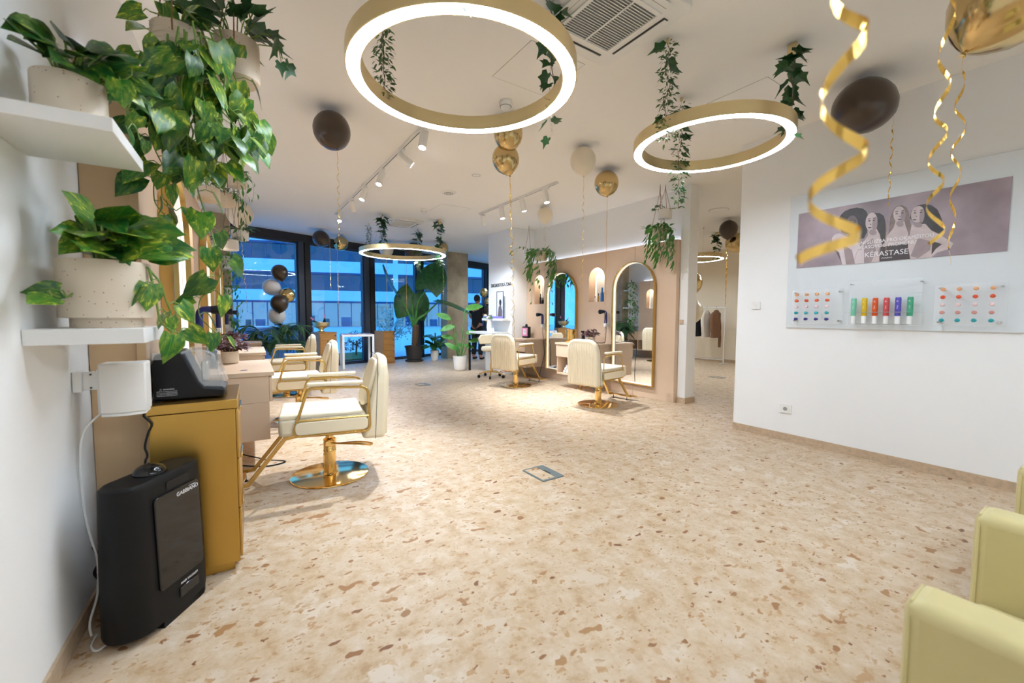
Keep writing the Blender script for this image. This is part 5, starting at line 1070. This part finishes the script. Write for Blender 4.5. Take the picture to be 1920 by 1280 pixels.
# --- right-hand hanging plants
t, b = hung('white pot with ivy hanging highest above the white pier', (5.31, 3.93, 2.785), .098, .14, 'pot_white', 3, .8); tuft(t, 'ivy', 16, .09, 100, .13, .09, (0, 0, .12), r=.002, out=1.2)
t, b = hung('dense green trailing plant hanging over the panelling by the white pier', (5.24, 3.97, 2.50), .11, .17, 'pot_cream', 3, .8)
tuft(t, 'bright', 40, .10, 101, .14, .09, (0, 0, .14), r=.002); vines(t, hang_vines(b, .11, .17, 16, .22, .52, 102, .13), 'bright', .11, 103, .036, .002, org=b, dark=0)
t, b = hung('dense light green trailing plant hanging over the corner niche', (5.2, 6.75, 2.50), .12, .18, 'pot_cream', 3, .8, cord='ribbon_white')
tuft(t, 'bright', 40, .11, 104, .16, .09, (0, 0, .15), r=.002); vines(t, hang_vines(b, .12, .18, 16, .3, .6, 105, .2), 'bright', .125, 106, .042, .002, org=b, dark=0)
t, b = hung('sparse trailing plant in a white pot hanging in the wall corner', (5.28, 7.28, 2.56), .085, .2, 'pot_white', 3, .8)
vines(t, [[(5.25, 7.24, 2.66), (5.18, 7.27, 2.75), (5.08, 7.33, 2.74), (4.98, 7.37, 2.70), (4.93, 7.4, 2.62)], [(5.3, 7.2, 2.66), (5.24, 7.12, 2.6), (5.22, 7.1, 2.3), (5.23, 7.12, 1.95), (5.22, 7.1, 1.55)]], 'bright', .10, 107, .08, .003, org=b, dark=0)
# --- begonias on the consoles
for i, (p, lb) in enumerate(((Lp(4.98, .44, .8205), 'dark red begonia in a cream pot on the nearest left console'), (Lp(6.95, .42, .8205), 'dark red begonia in a pot on the middle left console'), (V((5.22, 5.32, .8205)), 'dark red begonia on the right console behind the chair'))):
    t = thing('potted_begonia', lb, 'potted plant', p, 0, 'begonias on the consoles'); pot(t, .075, .12, 'pot_cream')
    tuft(t, 'begonia', 90, .058, 110+i, .10, .15, (0, 0, .10), r=.002, stem='stem_brown')
# --- ivy garlands on the lamp cables
def garland(label, x, y, z0, z1, kind, n, size, seed, group='ivy garlands on the lamp cables'):
    t = thing('ivy_garland', label, 'garland', (x, y, z0), 0, group); random.seed(seed); L_ = z0-z1
    P = [(random.uniform(-.018, .018), random.uniform(-.018, .018), -L_*i/10) for i in range(11)]
    M().tube(spline(P, 3), .0025, 5).obj('stem', 'stem_brown', t)
    if kind in ('ivy', 'mix'):
        n = int(n*1.5)
        for i in range(n):
            k = ((i+.5)/n)**1.35; a = random.uniform(0, 6.283); s = size*(1.15-.5*k); d = V((math.cos(a), math.sin(a), random.uniform(-1.1, .2))); q = V((0, 0, -L_*k))+d*.03
            inst('leaf', random.choice(LM['ivy']), t, lm(q, d, V((math.cos(a), math.sin(a), .7))+LIGHTDIR+rnd(.4), s))
    if kind in ('fine', 'mix'):
        def fn(k):
            a = random.uniform(0, 6.283); r = random.uniform(.01, .055); d = V((math.cos(a), math.sin(a), random.uniform(-.8, .6))); return (r*math.cos(a), r*math.sin(a), -L_*k), d, V((0, 0, 1))+rnd(.6)
        foliage(t, 280, .034, seed+1, fn, 'ivy_small')
garland('fine-leaved garland on the left cable of the largest ring lamp', .80, 2.62, 3.14, 2.60, 'fine', 0, 0, 201)
garland('ivy garland on the right cable of the largest ring lamp', 1.686, 2.10, 3.2, 2.42, 'ivy', 15, .105, 203)
garland('ivy garland on the front cable of the largest ring lamp', .80, 1.62, 3.16, 2.55, 'ivy', 10, .10, 205)
garland('mixed ivy and fine-leaved garland on the left cable of the second ring lamp', 2.562, 1.907, 3.19, 2.52, 'mix', 5, .10, 207)
garland('ivy garland on the right cable of the second ring lamp', 3.347, 1.451, 3.16, 2.60, 'ivy', 18, .115, 209)
garland('ivy garland on the far cable of the second ring lamp, hanging below it', 3.336, 2.329, 3.16, 2.28, 'mix', 14, .10, 211)
for i, (x, y) in enumerate(A3): garland(['thin ivy garland at the far left of the window ring lamp', 'bushy ivy garland at the near left of the window ring lamp', 'ivy garland at the far right of the window ring lamp', 'ivy garland at the near right of the window ring lamp'][i], x, y, 3.18, 2.55 if i < 2 else 2.30, 'fine' if i == 0 else 'mix', 13, .14, 213+2*i)
garland('ivy garland on the ring lamp in the back room', 9.27, 5.45, 3.15, 2.65, 'ivy', 16, .13, 223)
# --- floor plants
t = thing('elephant_ear', 'giant elephant-ear plant in a black tub before the window', 'potted plant', (4.24, 11.36, 0))
pt = M().lathe([(.24, 0), (.25, .012), (.25, .05), (.19, .055), (.2, .06), (.245, .40), (.265, .40), (.265, .445), (.25, .445), (.235, .40)], 36).obj('tub', 'pot_black', t); M().lathe([(.001, .4), (.236, .4)], 24, cap=False).obj('soil', 'soil', pt)
M().lathe([(.085+.012*(k % 2), .39+.04*k) for k in range(16)]+[(.06, 1.04)], 18, (0, 0, 0)).xf(Matrix.Shear('XY', 4, (.05, 0))).obj('trunk', 'stem_brown', t)
for p1, p2, s, nn, dd in (((.12, -.05, 1.7), (.36, -.18, 2.05), .92, (-.45, -.85, .25), (.28, -.05, .75)), ((-.02, .05, 1.6), (.05, .15, 1.95), .85, (-.2, -.9, .3), (-.35, 0, -.5)), ((.0, .08, 1.5), (.10, .2, 1.85), .8, (-.1, -.95, .2), (.3, 0, -.6)), ((-.2, .12, 1.55), (-.36, .2, 1.85), .95, (-.75, .35, -.55), (-.5, .3, .75)), ((.3, -.15, 1.35), (.62, -.38, 1.72), .95, (.1, -.2, 1), (.85, -.55, -.22))):
    M().tube(spline([(0, 0, .95), (p1[0]*.35, p1[1]*.35, 1.2), p1, p2], 5), [.045-.03*i/15 for i in range(16)], 8).obj('petiole', 'bright_leaf', t)
    inst('leaf', LM['big'][0], t, lm(p2, dd, nn, s))
t = thing('potted_philodendron', 'bushy green plant in a small white pot by the tan column', 'potted plant', (4.82, 11.25, 0)); pot(t, .125, .30, 'pot_white', taper=.8)
tuft(t, 'big', 22, .26, 121, .18, .55, (0, 0, .26), r=.006, stem='bright_leaf'); M().tube([(0, 0, .26), (.02, 0, .8)], .02, 6).obj('moss_pole', 'stem_brown', t)
t = thing('bird_of_paradise', 'tall plant with paddle leaves in a white pot by the diagnostic desk', 'potted plant', (4.45, 8.9, 0)); pot(t, .165, .35, 'pot_white', taper=.82)
for k, (x, y, z, s, ax, ay, az_) in enumerate(((.12, -.05, 1.45, .42, .8, -.5, .35), (-.2, .05, 1.2, .38, -.8, .4, .55), (-.12, .0, 1.05, .36, -.9, .3, -.1), (.1, -.1, .9, .3, .6, -.5, .1), (-.1, .1, .75, .3, -.7, .2, .3), (.18, -.1, .68, .3, .8, -.3, .3), (.1, 0, .6, .26, .7, -.4, -.1), (-.12, -.05, .5, .3, -.6, .1, .5), (.05, .1, .55, .3, .3, .6, .4), (-.05, -.1, .45, .28, -.4, -.5, .5))):
    M().tube(spline([(x*.2, y*.2, .3), (x*.5, y*.5, z*.6), (x, y, z)], 5), .009, 6).obj('petiole', 'bright_leaf', t); inst('leaf', LM['paddle'][0], t, lm((x, y, z), (ax, ay, az_), (-.3, -.7, .6), s))
t = thing('areca_palm', 'bushy areca palm standing before the window on the left', 'potted plant', (.69, 9.45, 0)); pot(t, .19, .36, 'pot_white'); random.seed(131)
for k in range(22):
    a = random.uniform(0, 6.283); o = random.uniform(.2, .62); h = random.uniform(.75, 1.12); d = V((math.cos(a), math.sin(a), 0)); P = spline([V((0, 0, .33))+d*.04, d*o*.45+V((0, 0, h*.8)), d*o*.8+V((0, 0, h)), d*o*1.15+V((0, 0, h*.93))], 6)
    M().tube(P, .004, 5).obj('frond_stem', 'stem', t)
    def fn(q, P=P):
        i = min(len(P)-2, int((.35+.65*q)*(len(P)-1))); tg = (P[i+1]-P[i]).normalized(); sd = tg.cross(V((0, 0, 1))).normalized()*random.choice((-1, 1)); return P[i]+(P[i+1]-P[i])*random.random(), tg*.9+sd*.9+V((0, 0, -.25)), V((0, 0, 1))+rnd(.2)
    foliage(t, 46, .30, 132+k, fn, 'palm_leaf', 'palm', 'frond')
# ================================================================ BACK ROOM
rk = thing('clothes_rack', 'thin white clothes rack at the back room wall', 'clothes rack', (11.1, 6.75, 0))
for y in (-.52, .52):
    M().tube([(-.24, y, .02), (.24, y, .02)], .012, 6).obj('foot', 'white', rk); M().tube([(0, y, .02), (0, y, 1.55)], .011, 6).obj('upright', 'white', rk)
M().tube([(0, -.52, 1.55), (0, .52, 1.55)], .011, 6).obj('rail', 'white', rk); M().tube([(0, -.52, .12), (0, .52, .12)], .009, 6).obj('lower_rail', 'white', rk)
def garment(label, y, w, z0, mt, n):
    t = thing('hanging_garment', label, 'garment', (11.1, 6.75+y, 0), .15, 'garments on the rack')
    M().tube(spline([(0, 0, 1.56), (.012, 0, 1.58), (0, 0, 1.6), (-.02, 0, 1.575), (0, 0, 1.53), (0, 0, 1.49)], 4), .003, 5).obj('hanger_hook', 'steel', t)
    m = M(); zs = [1.49, 1.46, 1.38, 1.2, .95, z0]; ws = [.03, .1, .19, .2, .22, .24]; vs = []; N_ = 24
    for z, q in zip(zs, ws):
        for i in range(N_):
            a = 2*PI*i/N_; f = 1+.12*math.sin(5*a+z*3); vs.append((q*w*math.cos(a)*f, .07*math.sin(a)*f*(.4+q*3), z))
    m.add(vs, [(j*N_+i, j*N_+(i+1) % N_, (j+1)*N_+(i+1) % N_, (j+1)*N_+i) for j in range(5) for i in range(N_)]); m.obj('garment_body', mt, t, smooth=60)
    for s in (-1, 1): M().tube(spline([(s*.16*w, 0, 1.40), (s*.23*w, .02, 1.25), (s*.25*w, .0, 1.0), (s*.24*w, 0, .86)], 4), [.05, .055, .055, .052, .05, .05, .05, .048, .046, .045, .043, .042, .04], 10).obj('sleeve', mt, t)
    if n: M().tube([(.12*w, -.05, .95), (.14*w, -.06, .7), (.12*w, -.06, .45)], [.035, .04, .035], 8).obj('belt_end', mt, t)
garment('brown long coat hanging at the right end of the rack', -.28, 1.0, .72, 'coat_brown', 1)
garment('cream jacket hanging beside the brown coat', .0, .9, .72, 'coat_cream', 0)
garment('black jacket hanging left on the rack', .25, .9, .74, 'cloth_black', 0)
floor_box('flat grey floor outlet box in the back room', 8.6, 4.95, .22, .29)
# ================================================================ PERSON
def skinned(name, pts, edges, mt, parent, sub=2, root=0):
    me = bpy.data.meshes.new(name); me.from_pydata([p[:3] for p in pts], edges, []); o = bpy.data.objects.new(name, me); col.objects.link(o)
    if parent: o.parent = parent
    me.materials.append(MT[mt]); md = o.modifiers.new('skin', 'SKIN'); md.use_smooth_shade = True
    for i, v in enumerate(me.skin_vertices[0].data):
        r = pts[i][3]; v.radius = r if isinstance(r, tuple) else (r, r); v.use_root = i == root
    s = o.modifiers.new('sub', 'SUBSURF'); s.levels = s.render_levels = sub; return o
PX = thing('person', 'standing person in black shirt and trousers seen from behind, holding balloons', 'person', (6.03, 10.9, 0), math.radians(118)); PX.scale = (1.04,)*3
# local: faces -y ; figure turned half away
B = [(0, .02, .96, (.16, .12)), (0, .015, 1.12, (.145, .11)), (0, .0, 1.32, (.17, .12)), (0, .01, 1.47, (.15, .10)), (0, .0, 1.56, .055), (0, -.012, 1.64, .06),
     (-.19, .01, 1.47, .062), (-.25, -.0, 1.22, .05), (-.20, -.22, 1.10, .04), (-.17, -.28, 1.10, .033),
     (.19, .01, 1.47, .062), (.25, -.02, 1.22, .05), (.18, -.24, 1.12, .04), (.15, -.30, 1.13, .033),
     (-.10, .01, .88, .10), (-.11, -.01, .50, .068), (-.12, .03, .10, .05), (-.12, -.02, .045, .048), (-.12, -.15, .035, .04),
     (.10, .01, .88, .10), (.11, -.02, .50, .068), (.12, .02, .10, .05), (.12, -.03, .045, .048), (.12, -.16, .035, .04)]
E_ = [(0, 1), (1, 2), (2, 3), (3, 4), (4, 5), (3, 6), (6, 7), (7, 8), (8, 9), (3, 10), (10, 11), (11, 12), (12, 13), (0, 14), (14, 15), (15, 16), (16, 17), (17, 18), (0, 19), (19, 20), (20, 21), (21, 22), (22, 23)]
skinned('body', B, E_, 'skin', PX)
def fat(ids, k, rn=None): return [(*B[i][:3], tuple(x*k for x in B[i][3]) if isinstance(B[i][3], tuple) else B[i][3]*k) for i in ids]
ids = [0, 1, 2, 3, 6, 7, 10, 11, 4]; sh = fat(ids, 1.12); sh[5] = (-.235, .0, 1.27, .062); sh[7] = (.235, -.01, 1.27, .062); sh[8] = (0, .005, 1.52, .07); sh[0] = (0, .02, .84, (.19, .15))
skinned('shirt', sh, [(0, 1), (1, 2), (2, 3), (3, 4), (4, 5), (3, 6), (6, 7), (3, 8)], 'cloth_black', PX)
ids = [0, 14, 15, 16, 19, 20, 21]; tr = fat(ids, 1.16); tr[0] = (0, .02, 1.0, (.17, .13)); tr[3] = (-.12, .02, .10, .07); tr[6] = (.12, .01, .10, .07)
skinned('trousers', tr, [(0, 1), (1, 2), (2, 3), (0, 4), (4, 5), (5, 6)], 'cloth_black', PX)
for s in (-1, 1): M().ball((s*.12, -.06, .04), .05, 14, 8, (1, 2.4, .85)).obj('shoe', 'black', PX)
hd = M().ball((0, -.01, 1.715), .10, 20, 14, (.80, .98, 1.22)).obj('head', 'skin', PX)
M().ball((0, -.108, 1.70), .018, 8, 6, (.8, 1.1, 1.5)).obj('nose', 'skin', hd)
for s in (-1, 1):
    M().ball((s*.082, .0, 1.705), .022, 8, 6, (.4, .8, 1.4)).obj('ear', 'skin', hd); M().ball((s*.032, -.096, 1.725), .011, 8, 6).obj('eye', 'black', hd)
M().ball((0, -.1, 1.655), .022, 8, 5, (1.1, .4, .35)).obj('mouth', 'pink_label', hd)
M().ball((0, .012, 1.742), .103, 20, 12, (.84, .96, 1.1)).obj('hair', 'hair', PX)
for s, (hx, hy, hz) in ((-1, (-.165, -.30, 1.10)), (1, (.145, -.315, 1.13))):
    pm_ = M().ball((hx, hy-.03, hz), .034, 12, 8, (.7, 1.25, 1)).obj('hand', 'skin', PX)
    for k in range(4): M().tube([(hx, hy-.06, hz+.022-.015*k), (hx-s*.02, hy-.09, hz+.022-.016*k), (hx-s*.045, hy-.085, hz+.02-.016*k), (hx-s*.05, hy-.06, hz+.02-.016*k)], [.009, .0085, .008, .007], 6).obj('finger', 'skin', pm_)
    M().tube([(hx-s*.01, hy-.03, hz+.03), (hx-s*.03, hy-.05, hz+.035), (hx-s*.045, hy-.065, hz+.028)], [.011, .009, .008], 6).obj('thumb', 'skin', pm_)
gp = 'balloons held by the standing person'
balloon('chrome gold balloon held highest by the standing person', (6.15, 10.72, 1.99), .125, 'gold', (-.1, 0, -1), [(1.25, .006, .12, 41)], group=gp)
balloon('gold balloon held lower by the standing person', (6.24, 10.62, 1.72), .11, 'gold', (-.2, 0, -1), [(1.25, .006, .12, 42)], group=gp)
balloon('brown balloon held lowest by the standing person', (6.20, 10.60, 1.50), .11, 'brown', (-.2, 0, -1), None, group=gp)
balloon('small gold balloon at the hands of the standing person', (6.17, 10.55, 1.18), .09, 'gold', (-.2, 0, 1), None, group=gp)
# ================================================================ OUTSIDE
gy = lambda x, o: 10.66+.355*x+o
struct(M().prism([(-30, gy(-30, .25)), (60, gy(60, .25)), (60, 90), (-30, 90)], 'z', -.12, -.03).obj('ground', 'paving'), 'pale paved ground outside the window', 'ground')
lw = tag(M().prism([(2.35, 12.4), (3.9, 13.0), (3.6, 15.0), (2.3, 14.6)], 'z', -.03, .03).obj('lawn_patch', 'grass'), 'small lawn patch outside behind the white table', 'lawn')
tr = thing('topiary', 'round clipped shrub outside behind the white table', 'shrub', (3.25, 13.9, .03)); M().tube([(0, 0, 0), (.02, 0, .45)], .03, 6).obj('trunk', 'stem_brown', tr)
random.seed(301)
for c_, r in (((0, 0, .55), .2), ((.22, .05, .35), .14), ((-.2, 0, .3), .13)):
    def fn(k, c_=c_, r=r):
        d = rnd().normalized(); return V(c_)+d*r, d, d+rnd(.3)
    foliage(tr, 140, .07, int(r*1000), fn, 'palm_leaf', 'lance', 'clipped_ball')
bt = thing('blossom_tree', 'small leafless tree with white blossom outside the window', 'tree', (4.55, 14.3, -.03)); random.seed(311)
M().tube([(0, 0, 0), (.01, 0, .35), (0, .02, .7)], .018, 6).obj('trunk', 'stem_brown', bt); bm = M(); br_ = M()
for k in range(34):
    a = random.uniform(0, 6.283); e = random.uniform(.25, .8); q = V((math.cos(a)*e, math.sin(a)*e*.6, random.uniform(.7, 1.6))); br_.tube(spline([(0, 0, random.uniform(.4, .7)), q*.5+V((0, 0, .3)), q], 3), .005, 4)
    for j in range(11): p = q*random.uniform(.6, 1.1)+rnd(.1); bm.ball(p, random.uniform(.02, .04), 5, 4)
o = br_.obj('branch', 'stem_brown', bt); o['kind'] = 'stuff'; o = bm.obj('blossom', 'blossom', bt); o['kind'] = 'stuff'
st = thing('stone_planter', 'low veined stone planter block outside behind the palm', 'planter', (1.1, 14.2, -.03), WT); M().bb(-1.1, -.35, 0, .9, .35, .95).obj('stone_block', 'marble', st, bevel=.02); M().bb(-1.15, -.4, .95, .95, .4, 1.0).obj('stone_cap', 'paving', st, bevel=.01)
# office building across the yard
A_ = V((-1.9, 55, 0)); B_ = V((27.5, 46.2, 0)); FX = (B_-A_).normalized(); FA = math.atan2(FX.y, FX.x)
bd = thing('office_building', 'white banded office building with rows of windows across the yard', 'building', A_, FA)
Wd = 44; X0 = -4
floors = [(.0, 2.91), (4.1, 6.14), (7.44, 9.4), (10.63, 12.6)]
M().bb(X0, .5, -.1, X0+Wd, 9, 14).obj('core', 'facade_dark', bd)
for z0, z1 in ((2.91, 4.1), (6.14, 7.44), (9.4, 10.63), (12.6, 14.0)):
    M().bb(X0, -.35, z0, X0+Wd, .5, z1).obj('white_band', 'facade', bd)
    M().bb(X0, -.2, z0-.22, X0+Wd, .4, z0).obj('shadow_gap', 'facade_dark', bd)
for x in (X0, 18.7, X0+Wd-.5): M().bb(x, -.36, -.1, x+.55, .45, 14).obj('pier', 'facade', bd)
pane = M().bb(0, 0, 0, 1.36, .04, 1).mesh('window_pane', 'glass_far'); pane2 = M().bb(0, 0, 0, 1.36, .04, 1).mesh('window_pane', 'facade_dark'); blind = M().bb(0, 0, 0, 1.36, .03, 1).mesh('blind', 'frame_blue')
mul = M().bb(0, 0, 0, .09, .14, 1).mesh('window_mullion', 'facade_dark'); random.seed(321)
for f, (z0, z1) in enumerate(floors[:4]):
    for k in range(29):
        x = X0+.6+k*1.45
        if f == 0 and k > 14: pass
        o = inst('window_pane', pane, bd, Matrix.Translation((x, .1, z0))@Matrix.Diagonal((1, 1, z1-z0-.22, 1)))
        inst('window_mullion', mul, bd, Matrix.Translation((x+1.36, .02, z0))@Matrix.Diagonal((1, 1, z1-z0-.22, 1)))
        if f and random.random() < .55:
            hgt = random.choice((.35, .5, .8)); inst('blind', blind, bd, Matrix.Translation((x, .3, z1-.22-(z1-z0-.22)*hgt))@Matrix.Diagonal((1, 1, (z1-z0-.22)*hgt, 1)))
M().bb(X0+.5, .42, 0, X0+Wd-.5, .46, 3.0).obj('shop_back', 'shop_wall', bd)
for k in range(14):
    x = 1+k*1.7+random.uniform(-.4, .4); M().bb(x, .2, 0, x+random.uniform(.4, 1.1), .4, random.uniform(.7, 1.7)).obj('shop_fitting', random.choice(['facade_dark', 'paper', 'wood', 'facade']), bd)
